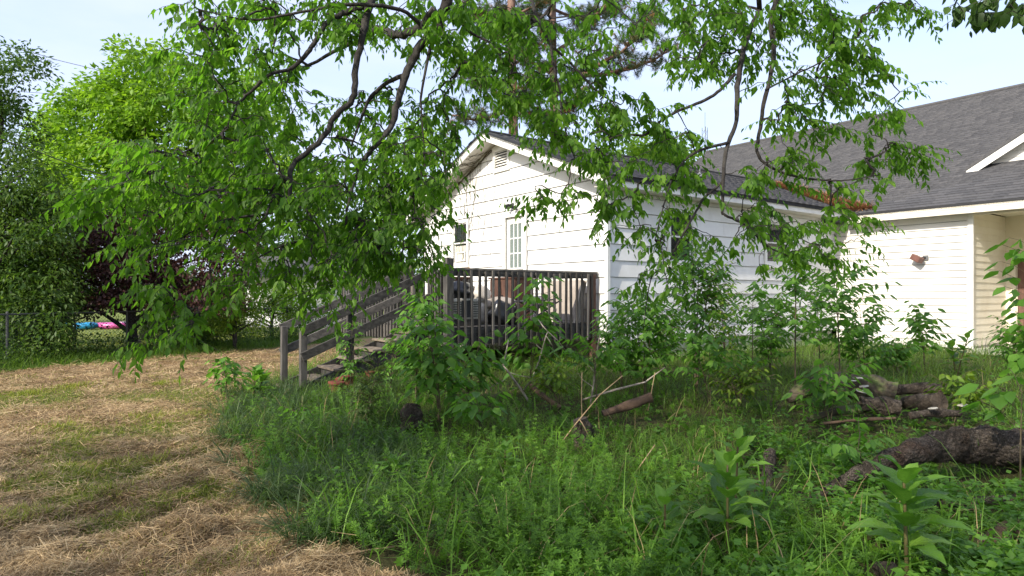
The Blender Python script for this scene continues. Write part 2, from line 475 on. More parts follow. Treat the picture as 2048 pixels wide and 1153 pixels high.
ad = nt.nodes.new('ShaderNodeMath'); ad.operation = 'MULTIPLY_ADD'; ad.inputs[1].default_value = 0.3; 
ln(n3.outputs['Fac'], ad.inputs[0]); 
sub = nt.nodes.new('ShaderNodeMath'); sub.operation = 'MULTIPLY'; sub.inputs[1].default_value = 0.7
ln(n1.outputs['Fac'], sub.inputs[0]); ln(sub.outputs[0], ad.inputs[2]); ag = nt.nodes.new('ShaderNodeAttribute'); ag.attribute_name = 'green'
a3 = nt.nodes.new('ShaderNodeMath'); a3.operation = 'MULTIPLY_ADD'; a3.inputs[1].default_value = 0.16; ln(ag.outputs['Fac'], a3.inputs[0]); ln(ad.outputs[0], a3.inputs[2]); ln(a3.outputs[0], mr.inputs['Value'])
def mixc(f, a, bb):
    q = nt.nodes.new('ShaderNodeMix'); q.data_type = 'RGBA'
    ln(f, q.inputs['Factor']); ln(a, q.inputs['A']); ln(bb, q.inputs['B']); return q.outputs['Result']
c1 = mixc(mr.outputs['Result'], hay.outputs['Color'], grs.outputs['Color'])
aw = nt.nodes.new('ShaderNodeAttribute'); aw.attribute_name = 'weed'
af = nt.nodes.new('ShaderNodeAttribute'); af.attribute_name = 'field'
c2 = mixc(aw.outputs['Fac'], c1, soil.outputs['Color'])
c3 = mixc(af.outputs['Fac'], c2, fld.outputs['Color'])
ln(c3, b.inputs['Base Color']); b.inputs['Roughness'].default_value = 0.95; b.inputs['Specular IOR Level'].default_value = 0.15
bp = nt.nodes.new('ShaderNodeBump'); bp.inputs['Strength'].default_value = 0.9; bp.inputs['Distance'].default_value = 0.03
ln(n2.outputs['Fac'], bp.inputs['Height']); ln(bp.outputs['Normal'], b.inputs['Normal'])
ln(b.outputs['BSDF'], o.inputs['Surface'])
me.materials.append(m)
g = link('ground', me); tag(g, 'mown tan hay lawn running into dark soil of the overgrown yard', kind='structure')

# ------------------------------------------------------------------ house
house = empty('house', H(4, 0, 0.3), 'white one-storey house with gabled wing, vinyl extension and grey shingle roofs', 'house')
UP = Vector((0, 0, 1))
SL, EZ, RZ, RV = 0.394, 3.83, 5.42, -3.63          # gabled wing: slope, eave z at v=.4, ridge z, ridge v
def wing_z(v): return RZ - SL * abs(v - RV)
MS, MU, MZ, MRU = 0.65, 8.23, 3.70, 14.4            # main roof: slope, eave u, eave z, ridge u
def main_z(u): return MZ + MS * (u - MU)
MV0, MV1 = -8.5, 8.8

def lap(name, parent, mat, A, B, a0, a1, z0, z1, out, b0=None, b1=None, lo=0.030, hi=0.004, thick=0.0):
    """one lap-siding board between positions a0..a1 (top b0..b1) along a wall A->B direction"""
    b0 = a0 if b0 is None else b0; b1 = a1 if b1 is None else b1
    d = B; p = [A + d * a0 + UP * z0, A + d * a1 + UP * z0, A + d * b1 + UP * z1, A + d * b0 + UP * z1]
    o = [out * lo, out * lo, out * hi, out * hi]
    i_ = [q - out * thick for q in p]
    mb = MB(); mb.quad8([i_[0], i_[1], i_[2], i_[3], p[0] + o[0], p[1] + o[1], p[2] + o[2], p[3] + o[3]])
    return mb.build(name, mat, parent)

def fillers(holes, z0, z1):
    out = []
    for (h0, h1, hz0, hz1) in holes:
        if hz1 <= z0 + 0.02 or hz0 >= z1 - 0.02: continue
        if hz0 > z0 + 0.012: out.append((h0, h1, z0, hz0 + 0.01))
        if hz1 < z1 - 0.012: out.append((h0, h1, hz1 - 0.01, z1 - 0.013))
    return out
def cut(spans, holes, z0, z1):
    for (h0, h1, hz0, hz1) in holes:
        if hz1 <= z0 + 0.02 or hz0 >= z1 - 0.02: continue
        new = []
        for s0, s1 in spans:
            if h1 <= s0 or h0 >= s1: new.append((s0, s1)); continue
            if h0 > s0: new.append((s0, h0))
            if h1 < s1: new.append((h1, s1))
        spans = new
    return spans

# gable end wall (faces the deck)
GL = -7.26; ZB = 0.66; CH = 0.322
mb = MB()
pts = [H(0.32, GL + 0.1, ZB), H(0.32, -0.35, ZB), H(0.32, -0.35, wing_z(-0.35) - 0.2), H(0.32, RV, RZ - 0.2), H(0.32, GL + 0.1, wing_z(GL + 0.1) - 0.2)]
mb.prism(pts, U2 * 0.12)
gw = mb.build('gable_wall', M['recess_shade'], house)  # backing coloured dark so the gaps between boards read as shadow lines
holes_g = [(-5.76, -4.90, 2.30, 3.55), (-3.46, -2.50, 0.9, 3.52), (-3.80, -3.20, 4.52, 5.06)]
z = ZB
while z < RZ - 0.2:
    z1 = min(z + CH, RZ - 0.19)
    def lim(zz):
        e = (RZ - 0.17 - zz) / SL
        return max(GL, RV - e), min(0.0, RV + e)
    s0, s1 = lim(z); t0, t1 = lim(z1)
    hs = [h for h in holes_g]
    for (a, bq, y0, y1) in fillers(hs, z, z1):
        lap('siding_board', gw, M['white_siding'], H(0.02, 0, 0), V2, a, bq, y0, y1, -U2, thick=0.1)
    sp = cut([(s0, s1)], hs, z, z1)
    for (a, bq) in sp:
        top0 = t0 if a == s0 else a; top1 = t1 if bq == s1 else bq
        if top1 - top0 < 0.0: top0 = top1 = (top0 + top1) / 2
        lap('siding_board', gw, M['white_siding'], H(0.02, 0, 0), V2, a, bq, z, z1 - 0.013, -U2, top0, top1, thick=0.1)
    z += CH
MB().box(H(-0.012, 0.012, (ZB + 3.6) / 2), 0.075, 0.075, 3.6 - ZB, U2, V2).build('corner_board', M['trim'], house)

# yard side wall
SU = 8.63
mb = MB(); mb.prism([H(0.45, -0.32, ZB), H(SU, -0.32, ZB), H(SU, -0.32, 3.6), H(0.45, -0.32, 3.6)], V2 * -0.1)
sw = mb.build('side_wall', M['recess_shade'], house)  # dark-coloured backing again, for shadow lines between the boards
holes_s = [(1.72, 2.66, 2.20, 3.46), (5.25, 6.47, 2.28, 3.46)]
z = ZB
while z < 3.64:
    z1 = min(z + CH, 3.66)
    for (a, bq, y0, y1) in fillers(holes_s, z, z1):
        lap('siding_board', sw, M['white_siding'], H(0, -0.02, 0), U2, a, bq, y0, y1, V2, thick=0.1)
    for a, bq in cut([(0.03, SU - 0.03)], holes_s, z, z1):
        # boards meet in butt joints
        js = [a] + [x for x in ([3.66, 7.3] if int(round((z - ZB) / CH)) % 2 else [2.44, 4.9]) if a + 0.4 < x < bq - 0.4] + [bq]
        for q in range(len(js) - 1):
            lap('siding_board', sw, M['white_siding'], H(0, -0.02, 0), U2, js[q] + 0.0015, js[q + 1] - 0.0015, z, z1 - 0.009, V2, thick=0.1)
    z += CH

# foundation under the wing: painted blocks
fnd = MB().prism([H(0.06, -0.1, -0.2), H(SU, -0.1, -0.2), H(SU, -0.1, ZB), H(0.06, -0.1, ZB)], V2 * -0.1).build('foundation', M['block'], house)
for r_ in range(3):
    zc = ZB - 0.205 * r_ - 0.104
    x = 0.06 + (0.2 if r_ % 2 else 0)
    while x < SU - 0.35:
        if not (3.1 < x + 0.2 < 3.9 and r_ == 0):
            MB().box(H(x + 0.195, -0.085, zc), 0.385, 0.05, 0.195, U2, V2).build('block', M['block'], fnd, bevel=0.006)
        x += 0.395
MB().box(H(3.55, -0.13, ZB - 0.104), 0.5, 0.06, 0.17, U2, V2).build('crawl_vent', M['recess_shade'], fnd)
MB().prism([H(0.14, -0.14, 0), H(0.14, GL, 0), H(0.14, GL, ZB), H(0.14, -0.14, ZB)], U2 * 0.1).build('foundation', M['block'], house)

# vinyl extension wall with outside corner, recessed porch and door
WV = 3.17; WB = 0.35; WT = 3.56
def wall_mass(name, pts, d, mat):
    return MB().prism(pts, d).build(name, mat, house)
ww = wall_mass('extension_wall', [H(SU + 0.07, 0.0, WB), H(SU + 0.07, WV - 0.12, WB), H(SU + 0.07, WV - 0.12, WT), H(SU + 0.07, 0.0, WT)], U2 * 0.1, M['recess_shade'])  # dark-coloured backing paints the shadow lines between vinyl courses
CV = 0.166; z = WB
while z < WT - 0.04:
    z1 = min(z + CV, WT); lap('siding_board', ww, M['white_vinyl'], H(SU + 0.01, 0, 0), V2, 0.035, WV - 0.06, z, z1 - 0.011, -U2, lo=0.024, hi=0.003, thick=0.05); z += CV
MB().box(H(SU - 0.012, WV - 0.005, (WB + WT) / 2), 0.05, 0.11, WT - WB, U2, V2).build('corner_board', M['trim'], house)
MB().box(H(SU - 0.005, 0.018, (ZB + WT) / 2), 0.03, 0.03, WT - ZB, U2, V2).build('corner_board', M['trim'], house)
MB().box(H(SU - 0.02, 1.7, WT - 0.03), 0.04, 2.9, 0.07, U2, V2).build('frieze_board', M['trim'], house)
PU = 10.9
pw = wall_mass('porch_wall', [H(SU + 0.03, WV - 0.01, 0.25), H(PU, WV - 0.01, 0.25), H(PU, WV - 0.01, WT), H(SU + 0.03, WV - 0.01, WT)], V2 * -0.1, M['cream_siding'])
z = 0.40
while z < WT - 0.04:
    z1 = min(z + CV, WT); lap('siding_board', pw, M['cream_siding'], H(0, WV - 0.01, 0), U2, SU + 0.05, PU - 0.04, z, z1 - 0.003, V2, lo=0.02, hi=0.003); z += CV
dw = wall_mass('porch_back_wall', [H(PU, WV - 0.1, 0.2), H(PU, MV1 - 0.4, 0.2), H(PU, MV1 - 0.4, WT + 0.3), H(PU, WV - 0.1, WT + 0.3)], U2 * 0.1, M['cream_siding'])
z = 0.40
while z < WT - 0.04:
    z1 = min(z + CV, WT); lap('siding_board', dw, M['cream_siding'], H(PU, 0, 0), V2, WV + 1.35, MV1 - 0.45, z, z1 - 0.003, -U2, lo=0.02, hi=0.003); z += CV
MB().box(H(SU + 0.12, WV / 2, WB / 2 - 0.1), 0.1, WV - 0.1, WB + 0.2, U2, V2).build('foundation', M['block'], house)
slab = MB().box(H((SU + PU) / 2 - 0.2, (WV + MV1) / 2 + 0.05, 0.12), PU - SU + 0.5, MV1 - WV - 0.2, 0.5, U2, V2).build('porch_slab', M['block'], house)
pd = MB().box(H(PU - 0.03, WV + 0.72, 1.43), 0.045, 0.92, 2.06, U2, V2).build('porch_door', M['brown_door'], house)
MB().box(H(PU - 0.056, WV + 0.72, 1.95), 0.02, 0.6, 0.7, U2, V2).build('pane', M['glass'], pd)
MB().box(H(PU - 0.056, WV + 0.72, 0.95), 0.02, 0.6, 0.5, U2, V2).build('panel', M['brown_door'], pd, bevel=0.008)
MB().tube([H(PU - 0.06, WV + 1.1, 1.4), H(PU - 0.11, WV + 1.1, 1.4)], [0.02, 0.03], 10).build('handle', M['grey_metal'], pd)
for a, bq in ((WV + 0.17, 0.16), (WV + 1.26, 0.16)):
    MB().box(H(PU - 0.02, a, 1.5), 0.05, 0.1, 2.2, U2, V2).build('door_casing', M['cream_trim'], house)
MB().box(H(PU - 0.02, WV + 0.72, 2.56), 0.05, 1.2, 0.12, U2, V2).build('door_casing', M['cream_trim'], house)

# rest of the main body, seen only where foliage opens
wall_mass('main_wall', [H(SU + 0.05, MV0 + 0.4, 0.2), H(SU + 0.05, GL - 0.1, 0.2), H(SU + 0.05, GL - 0.1, 3.6), H(SU + 0.05, MV0 + 0.4, 3.6)], U2 * 0.1, M['white_siding'])
MR2 = 2 * MRU - MU
for vv in (MV0 + 0.4, MV1 - 0.4):
    wall_mass('main_wall', [H(PU if vv > 0 else SU, vv, 0.2), H(MR2 - 0.4, vv, 0.2), H(MR2 - 0.4, vv, main_z(MU + 0.4) - 0.15), H(MRU, vv, main_z(MRU) - 0.3), H(PU if vv > 0 else SU, vv, main_z(PU if vv > 0 else SU) - 0.3)], V2 * (0.1 if vv < 0 else -0.1), M['white_siding'])
wall_mass('main_wall', [H(MR2 - 0.4, MV0 + 0.4, 0.2), H(MR2 - 0.4, MV1 - 0.4, 0.2), H(MR2 - 0.4, MV1 - 0.4, 3.8), H(MR2 - 0.4, MV0 + 0.4, 3.8)], U2 * -0.1, M['white_siding'])
wall_mass('rear_wall', [H(0.1, GL, 0.3), H(SU, GL, 0.3), H(SU, GL, 3.75), H(0.1, GL, 3.75)], V2 * 0.1, M['white_siding'])

# ---- roofs
OV = 0.45; EV = 0.40
wing_u1 = MU + (RZ - MZ) / MS
def wing_end(v):      # where the wing roof runs into the main slope
    return MU + (wing_z(v) - MZ) / MS + 0.25
wr = MB()
for sgn in (1, -1):
    ve = RV + sgn * (4.03)
    A = [H(-OV, RV, RZ), H(-OV, ve, wing_z(ve)), H(max(wing_end(ve), MU), ve, wing_z(ve)), H(wing_end(RV), RV, RZ)]
    wr.prism(A, UP * -0.09)
wroof = wr.build('wing_roof', M['roof_under'], house)
mr_ = MB()
mr_.prism([H(MU, MV0, MZ), H(MU, MV1, MZ), H(MRU, MV1, main_z(MRU)), H(MRU, MV0, main_z(MRU))], UP * -0.1)
mr_.prism([H(MR2, MV0, MZ), H(MR2, MV1, MZ), H(MRU, MV1, main_z(MRU)), H(MRU, MV0, main_z(MRU))], UP * -0.1)
mroof = mr_.build('main_roof', M['roof_under'], house)

def shingle_mesh(name, w, l, mat):
    me = bpy.data.meshes.new(name)
    t = 0.013
    v = [(-w / 2, 0, t), (w / 2, 0, t), (w / 2, l, 0.003), (-w / 2, l, 0.003), (-w / 2, 0, 0), (w / 2, 0, 0)]
    me.from_pydata(v, [], [(0, 1, 2, 3), (4, 5, 1, 0), (0, 3, 4), (1, 5, 2)])
    me.materials.append(mat)
    return me
def shingle_roof(parent, org, du, ds, nu, ns, exp, tabw, keep, nobj):
    """du along the courses, ds up the slope; tabs further than nobj nearest go into one mesh"""
    up = du.cross(ds).normalized()
    if up.z < 0: up = -up
    items = []
    for j in range(ns):
        off = random.uniform(-tabw, 0)
        for i in range(nu + 1):
            c = org + du * (i * tabw + off + tabw / 2) + ds * (j * exp)
            if keep(c): items.append((c, random.uniform(0, 1)))
    items.sort(key=lambda q: (q[0] - Vector((0, 0, EYE))).length)
    me = [shingle_mesh('shingle', tabw * random.uniform(0.985, 0.995), exp * 1.06, M['shingle']) for _ in range(4)]
    rot = Matrix((du, ds, up)).transposed().to_4x4()
    o0 = origin_of(parent)
    for c, r_ in items[:nobj]:
        o = link('shingle', me[int(r_ * 4) % 4], parent)
        mt = rot.copy(); mt.translation = c - o0 + up * (0.002 + 0.004 * r_); o.matrix_local = mt
    rest = items[nobj:]
    if rest:
        P = np.array([q[0][:] for q in rest]); va = np.array([q[1] for q in rest])
        t = 0.010 + 0.006 * va[:, None]
        D = np.array(du); S = np.array(ds); N = np.array(up); hw = tabw * 0.496
        VV = np.stack([P - D * hw + N * t, P + D * hw + N * t, P + D * hw + S * exp * 1.06 + N * 0.003, P - D * hw + S * exp * 1.06 + N * 0.003, P - D * hw, P + D * hw], axis=1)
        q = field('shingle_courses', [(VV, [(0, 1, 2, 3), (4, 5, 1, 0), (0, 3, 4), (1, 5, 2)], va)], M['shingle_far'], parent)
        tag(q, kind='stuff')
m2 = M['shingle'].copy(); m2.name = 'asphalt shingle field'; M['shingle_far'] = m2
nt2 = m2.node_tree
for nd in list(nt2.nodes):
    if nd.type == 'OBJECT_INFO':
        at_ = nt2.nodes.new('ShaderNodeAttribute'); at_.attribute_name = 'var'
        for lk in list(nt2.links):
            if lk.from_node == nd: nt2.links.new(at_.outputs['Fac'], lk.to_socket)
# main slope facing the yard
def toH(p):
    d = p - C0
    return d.dot(U2), d.dot(V2), p.z
DZ, DV0, DVP, DU = 4.75, 2.85, 5.55, 9.85           # dormer gable: base z, left v, peak v, face u
DS = 0.60; DP = DZ + DS * (DVP - DV0)
def keep_main(p):
    u, v, z = toH(p)
    if u > MRU - 0.1: return False
    if abs(v - RV) < 4.0 and wing_z(v) > main_z(u) + 0.03: return False
    dz = DP - DS * abs(v - DVP)
    if u > DU - 0.02 and dz > main_z(u) + 0.02: return False
    return MV0 < v < MV1
sl = math.hypot(1, MS)
dsm = (U2 + UP * MS) / sl
shingle_roof(mroof, H(MU - 0.02, MV0, MZ - 0.013), V2, dsm, int((MV1 - MV0) / 0.30), int((MRU - MU) * sl / 0.135) + 1, 0.135, 0.30, keep_main, 300)
def keep_back(p):
    u, v, z = toH(p); return MV0 < v < MV1
MB().tube([H(MRU, MV0, main_z(MRU) + 0.005), H(MRU, MV1, main_z(MRU) + 0.005)], 0.075, 8).build('ridge_cap', M['shingle'], mroof)
# wing roof
def keep_wing(p):
    u, v, z = toH(p)
    return u < wing_end(v) - 0.2 and -OV + 0.10 < u
slw = math.hypot(1, SL)
for sgn in (1, -1):
    ds_ = (V2 * -sgn + UP * SL) / slw
    du_ = U2 if sgn > 0 else U2
    shingle_roof(wroof, H(-OV - 0.02, RV + sgn * 4.05, wing_z(RV + 4.05)), du_, ds_, 42, 31, 0.139, 0.30, keep_wing, 120 if sgn > 0 else 0)
MB().beam(H(-OV, RV, RZ + 0.0), H(wing_u1, RV, RZ + 0.0), 0.2, 0.03).build('ridge_cap', M['shingle'], wroof)

# rakes, fascias, soffits of the wing
for sgn in (1, -1):
    ve = RV + sgn * 4.0
    mb = MB(); mb.prism([H(-OV, RV, RZ - 0.03), H(-OV, ve, wing_z(ve) - 0.03), H(-OV, ve, wing_z(ve) - 0.215), H(-OV, RV, RZ - 0.215)], U2 * 0.028)
    mb.build('rake_board', M['trim'], house)
    mb = MB(); mb.prism([H(-OV - 0.02, RV, RZ + 0.015), H(-OV - 0.02, ve + sgn * 0.05, wing_z(ve + sgn * 0.05) + 0.015), H(-OV - 0.02, ve + sgn * 0.05, wing_z(ve + sgn * 0.05) - 0.035), H(-OV - 0.02, RV, RZ - 0.035)], U2 * 0.018)
    mb.build('drip_edge', M['black_metal'], house)
    mb = MB(); mb.prism([H(-OV + 0.03, RV, RZ - 0.17), H(-OV + 0.03, ve, wing_z(ve) - 0.17), H(0.03, ve, wing_z(ve) - 0.17), H(0.03, RV, RZ - 0.17)], UP * 0.012)
    mb.build('rake_soffit', M['soffit'], house)
    w0 = wing_z(ve)
    MB().beam(H(-OV + 0.03, ve - sgn * 0.014, w0 - 0.122), H(SU + (-0.3 if sgn > 0 else 0.3), ve - sgn * 0.014, w0 - 0.122), 0.028, 0.185).build('fascia_board', M['trim'], house)
    MB().beam(H(-OV, ve + sgn * 0.012, w0 - 0.025), H(SU - 0.3, ve + sgn * 0.012, w0 - 0.025), 0.018, 0.045).build('drip_edge', M['black_metal'], house)
    vm = (0 if sgn > 0 else GL)
    MB().box(H(SU / 2 - 0.2, (vm + ve) / 2 - sgn * 0.012, w0 - 0.203), SU + 0.3, abs(ve - vm) - 0.03, 0.014, U2, V2).build('eave_soffit', M['soffit'], house)
# main eave
MB().beam(H(MU + 0.015, 0.45, MZ - 0.145), H(MU + 0.015, MV1, MZ - 0.145), 0.03, 0.19).build('fascia_board', M['cream_trim'], house)
MB().beam(H(MU - 0.012, 0.43, MZ - 0.03), H(MU - 0.012, MV1, MZ - 0.03), 0.018, 0.045).build('drip_edge', M['black_metal'], house)
MB().box(H((MU + SU) / 2 + 0.01, (0.43 + MV1) / 2, WT + 0.012), SU - MU + 0.02, MV1 - 0.43, 0.014, U2, V2).build('eave_soffit', M['soffit'], house)
MB().box(H((SU + PU) / 2 + 0.05, (WV + MV1) / 2, WT + 0.026), PU - SU + 0.1, MV1 - WV, 0.014, U2, V2).build('porch_ceiling', M['cream_trim'], house)
MB().box(H(SU - 0.05, (WV + 0.05 + MV1) / 2, WT - 0.06), 0.1, MV1 - WV - 0.1, 0.13, U2, V2).build('porch_beam', M['cream_trim'], house)
MB().box(H(SU - 0.05, MV1 - 0.5, WT / 2), 0.14, 0.14, WT, U2, V2).build('porch_post', M['cream_trim'], house)
# solid dark block painting in the shade where the wing eave meets the extension
MB().box(H(SU - 0.42, 0.2, 3.55), 0.5, 0.38, 0.1, U2, V2).build('eave_shade_block', M['roof_under'], house)

# dormer gable on the main slope
dm = MB(); dm.prism([H(DU + 0.06, DV0 - 0.05, DZ - 0.4), H(DU + 0.06, 2 * DVP - DV0 + 0.05, DZ - 0.4), H(DU + 0.06, DVP, DP - 0.05)], U2 * 0.08)
dorm = dm.build('dormer_wall', M['white_vinyl'], house)
z = DZ - 0.02
while z < DP - 0.15:
    z1 = z + 0.15; e0 = (DP - 0.1 - z) / DS; e1 = max(0.01, (DP - 0.1 - z1) / DS)
    lap('siding_board', dorm, M['white_vinyl'], H(DU + 0.06, 0, 0), V2, DVP - e0, DVP + e0, z, z1 - 0.003, -U2, DVP - e1, DVP + e1, lo=0.018, hi=0.003); z += 0.15
du_end = lambda zz: MU + (zz - MZ) / MS + 0.1
for sgn in (1, -1):
    ve = DVP + sgn * (DVP - DV0 + 0.12); ze = DP - DS * abs(ve - DVP)
    MB().prism([H(DU - 0.22, DVP, DP - 0.02), H(DU - 0.22, ve, ze - 0.02), H(DU - 0.22, ve, ze - 0.21), H(DU - 0.22, DVP, DP - 0.21)], U2 * 0.03).build('rake_board', M['trim'], house)
    MB().prism([H(DU - 0.24, DVP, DP + 0.07), H(DU - 0.24, ve, ze + 0.07), H(du_end(ze), ve, ze + 0.07), H(du_end(DP), DVP, DP + 0.07)], UP * -0.085).build('dormer_roof', M['shingle'], house)
    MB().prism([H(DU - 0.19, DVP, DP - 0.13), H(DU - 0.19, ve, ze - 0.13), H(DU + 0.05, ve, ze - 0.13), H(DU + 0.05, DVP, DP - 0.13)], UP * 0.012).build('rake_soffit', M['soffit'], house)

# ---- windows, door, vent, lamps
def frame_rect(mb, org, d, out, a0, a1, z0, z1, w, t0, t1):
    """a flat ring of four boards, butted"""
    def bx(b0, b1, y0, y1):
        mb.quad8([org + d * b0 + UP * y0 + out * t0, org + d * b1 + UP * y0 + out * t0, org + d * b1 + UP * y1 + out * t0, org + d * b0 + UP * y1 + out * t0,
                  org + d * b0 + UP * y0 + out * t1, org + d * b1 + UP * y0 + out * t1, org + d * b1 + UP * y1 + out * t1, org + d * b0 + UP * y1 + out * t1])
    bx(a0, a0 + w, z0, z1); bx(a1 - w, a1, z0, z1); bx(a0 + w, a1 - w, z0, z0 + w); bx(a0 + w, a1 - w, z1 - w, z1)
M['glass_door'] = glass_mat('thin door glass', (0.25, 0.27, 0.28)); M['glass_door'].node_tree.nodes['Mix Shader'].inputs['Fac'].default_value = 0.22
def rect(org, d, out, a0, a1, z0, z1, t0, t1):
    mb = MB()
    mb.quad8([org + d * a0 + UP * z0 + out * t0, org + d * a1 + UP * z0 + out * t0, org + d * a1 + UP * z1 + out * t0, org + d * a0 + UP * z1 + out * t0,
              org + d * a0 + UP * z0 + out * t1, org + d * a1 + UP * z0 + out * t1, org + d * a1 + UP * z1 + out * t1, org + d * a0 + UP * z1 + out * t1])
    return mb
GO = H(0.02, 0, 0); GN = -U2
def window(org, d, out, a0, a1, z0, z1, blind, label):
    mb = MB(); frame_rect(mb, org, d, out, a0, a1, z0, z1, 0.085, 0.001, 0.045)
    w = mb.build('window', M['trim'], house)
    w['label'] = label
    rect(org, d, out, a0 + 0.085, a1 - 0.085, z0 + 0.085, z1 - 0.085, -0.14, -0.11).build('shade_backing', M['recess_shade'], w)  # dark sheet painting the unlit room behind the panes
    zm = (z0 + z1) / 2
    s = MB(); frame_rect(s, org, d, out, a0 + 0.085, a1 - 0.085, zm - 0.02, z1 - 0.085, 0.035, -0.02, 0.02); s.build('upper_sash', M['trim'], w)
    s = MB(); frame_rect(s, org, d, out, a0 + 0.085, a1 - 0.085, z0 + 0.085, zm + 0.02, 0.035, -0.05, -0.015); s.build('lower_sash', M['trim'], w)
    rect(org, d, out, a0 + 0.12, a1 - 0.12, zm + 0.015, z1 - 0.12, 0.0, 0.004).build('pane', M['glass'], w)
    rect(org, d, out, a0 + 0.12, a1 - 0.12, z0 + 0.12, zm - 0.015, -0.032, -0.028).build('pane', M['glass'], w)
    rect(org, d, out, a0 - 0.04, a1 + 0.04, z0 - 0.045, z0 - 0.002, 0.0, 0.085).build('sill', M['trim'], w)
    if blind:
        k = 0; zz = z1 - 0.15
        while zz > zm + 0.04:
            rect(org, d, out, a0 + 0.13, a1 - 0.13, zz - 0.018, zz, -0.052, -0.03).build('blind_slat', M['blind'], w); zz -= 0.036
    return w
wg = window(GO, V2, GN, -5.74, -4.92, 2.34, 3.53, True, 'sash window with half-raised blind beside the gable door')
rect(GO, V2, GN, -5.60, -5.06, 2.46, 2.86, -0.012, 0.025).build('storm_panel', M['offwhite_plastic'], wg)
s_ = MB(); frame_rect(s_, GO, V2, GN, -5.5, -5.06, 2.46, 2.70, 0.03, 0.026, 0.05); s_.build('panel_frame', M['trim'], wg)
rect(GO, V2, GN, -5.80, -4.86, 2.24, 2.29, 0.0, 0.06).build('rotten_sill', M['card'], wg)
SO = H(0, -0.02, 0)
window(SO, U2, V2, 1.74, 2.64, 2.22, 3.44, True, 'dark window in the yard side wall behind drooping leaves')
window(SO, U2, V2, 5.27, 6.45, 2.30, 3.44, False, 'white sash window near the vinyl extension')
# gable door
mb = MB()
for a, bq, y0, y1 in ((-3.44, -3.33, 1.08, 3.50), (-2.63, -2.52, 1.08, 3.50), (-3.33, -2.63, 3.39, 3.50)):
    p = rect(GO, V2, GN, a, bq, y0, y1, 0.001, 0.05); n_ = len(mb.v); mb.v += p.v; mb.f += [tuple(i + n_ for i in f) for f in p.f]
dc = mb.build('door_casing', M['trim'], house)
door = rect(GO, V2, GN, -3.33, -2.63, 1.10, 3.385, -0.06, -0.02).build('gable_door', M['trim'], house)
door['label'] = 'white half-glazed door with nine curtained panes'
s_ = MB(); frame_rect(s_, GO, V2, GN, -3.24, -2.72, 2.18, 3.27, 0.04, -0.019, -0.004); s_.build('glazing_bead', M['trim'], door)
cw = (0.52 - 0.08 - 2 * 0.028) / 3; ch = (1.09 - 0.08 - 2 * 0.028) / 3
for i in range(3):
    for j in range(3):
        a = -3.20 + i * (cw + 0.028); y = 2.22 + j * (ch + 0.028)
        rect(GO, V2, GN, a, a + cw, y, y + ch, -0.0185, -0.0165).build('pane', M['glass_door'] if 'glass_door' in M else M['glass'], door)
for i in range(2):
    a = -3.20 + (i + 1) * cw + i * 0.028
    rect(GO, V2, GN, a, a + 0.028, 2.22, 3.23, -0.019, -0.007).build('muntin', M['trim'], door)
    y = 2.22 + (i + 1) * ch + i * 0.028
    for q in range(3):
        b0 = -3.20 + q * (cw + 0.028)
        rect(GO, V2, GN, b0, b0 + cw, y, y + 0.028, -0.019, -0.007).build('muntin', M['trim'], door)
cu = MB(); pts = []
for i in range(41):
    a = -3.2 + 0.44 * i / 40; pts.append(GO + V2 * a + GN * (-0.024 + 0.004 * math.sin(i * 1.1)))
for i in range(40):
    cu.poly([pts[i] + UP * 2.21, pts[i + 1] + UP * 2.21, pts[i + 1] + UP * 3.24, pts[i] + UP * 3.24])
cu.build('curtain', M['curtain'], door)
MB().tube([GO + V2 * -2.7 + GN * -0.02 + UP * 2.05, GO + V2 * -2.7 + GN * 0.05 + UP * 2.05], [0.02, 0.03], 10).build('handle', M['grey_metal'], door)
# gable vent with louvres
mb = MB(); frame_rect(mb, GO, V2, GN, -3.82, -3.18, 4.50, 5.06, 0.07, 0.0, 0.05)
vent = mb.build('gable_vent', M['trim'], house)
rect(GO, V2, GN, -3.76, -3.24, 4.56, 5.0, -0.05, -0.03).build('vent_back', M['recess_shade'], vent)  # dark sheet painting the shade between louvres
for i in range(7):
    zz = 4.585 + i * 0.062
    mb = MB(); mb.quad8([GO + V2 * a + UP * (zz + dz) + GN * t for (a, dz, t) in ((-3.75, 0, 0.035), (-3.25, 0, 0.035), (-3.25, 0.045, -0.02), (-3.75, 0.045, -0.02), (-3.75, 0.012, 0.035), (-3.25, 0.012, 0.035), (-3.25, 0.057, -0.02), (-3.75, 0.057, -0.02))])
    mb.build('louvre', M['trim'], vent)
# flood lamp above the door
lp = GO + V2 * -2.98 + UP * 3.60
lamp = MB().box(lp + GN * 0.03, 0.05, 0.11, 0.07, U2, V2).build('door_lamp', M['black_metal'], house)
for sx in (-1, 1):
    MB().tube([lp + GN * 0.05 + V2 * sx * 0.03, lp + GN * 0.14 + V2 * sx * 0.08 + UP * 0.05], [0.012, 0.012], 8).build('lamp_arm', M['black_metal'], lamp)
    MB().tube([lp + GN * 0.12 + V2 * sx * 0.07 + UP * 0.065, lp + GN * 0.22 + V2 * sx * 0.12 + UP * 0.0], [0.03, 0.055], 12).build('lamp_head', M['black_metal'], lamp)
# tilted flood lamp on the extension
lp = H(SU - 0.02, 2.22, 2.50)
fl = MB().box(lp, 0.03, 0.12, 0.12, U2, V2).build('wall_floodlight', M['grey_metal'], house)
MB().tube([lp, lp - U2 * 0.09 - V2 * 0.05], 0.025, 8).build('lamp_arm', M['black_metal'], fl)
a_ = (V2 * 0.80 - UP * 0.42 - U2 * 0.3).normalized(); c_ = a_.cross(U2).normalized(); b_ = c_.cross(a_).normalized()
MB().box(lp - U2 * 0.16 - V2 * 0.13 - UP * 0.02, 0.26, 0.16, 0.14, a_, b_, c_).build('lamp_head', M['brown_metal'], fl, bevel=0.01)
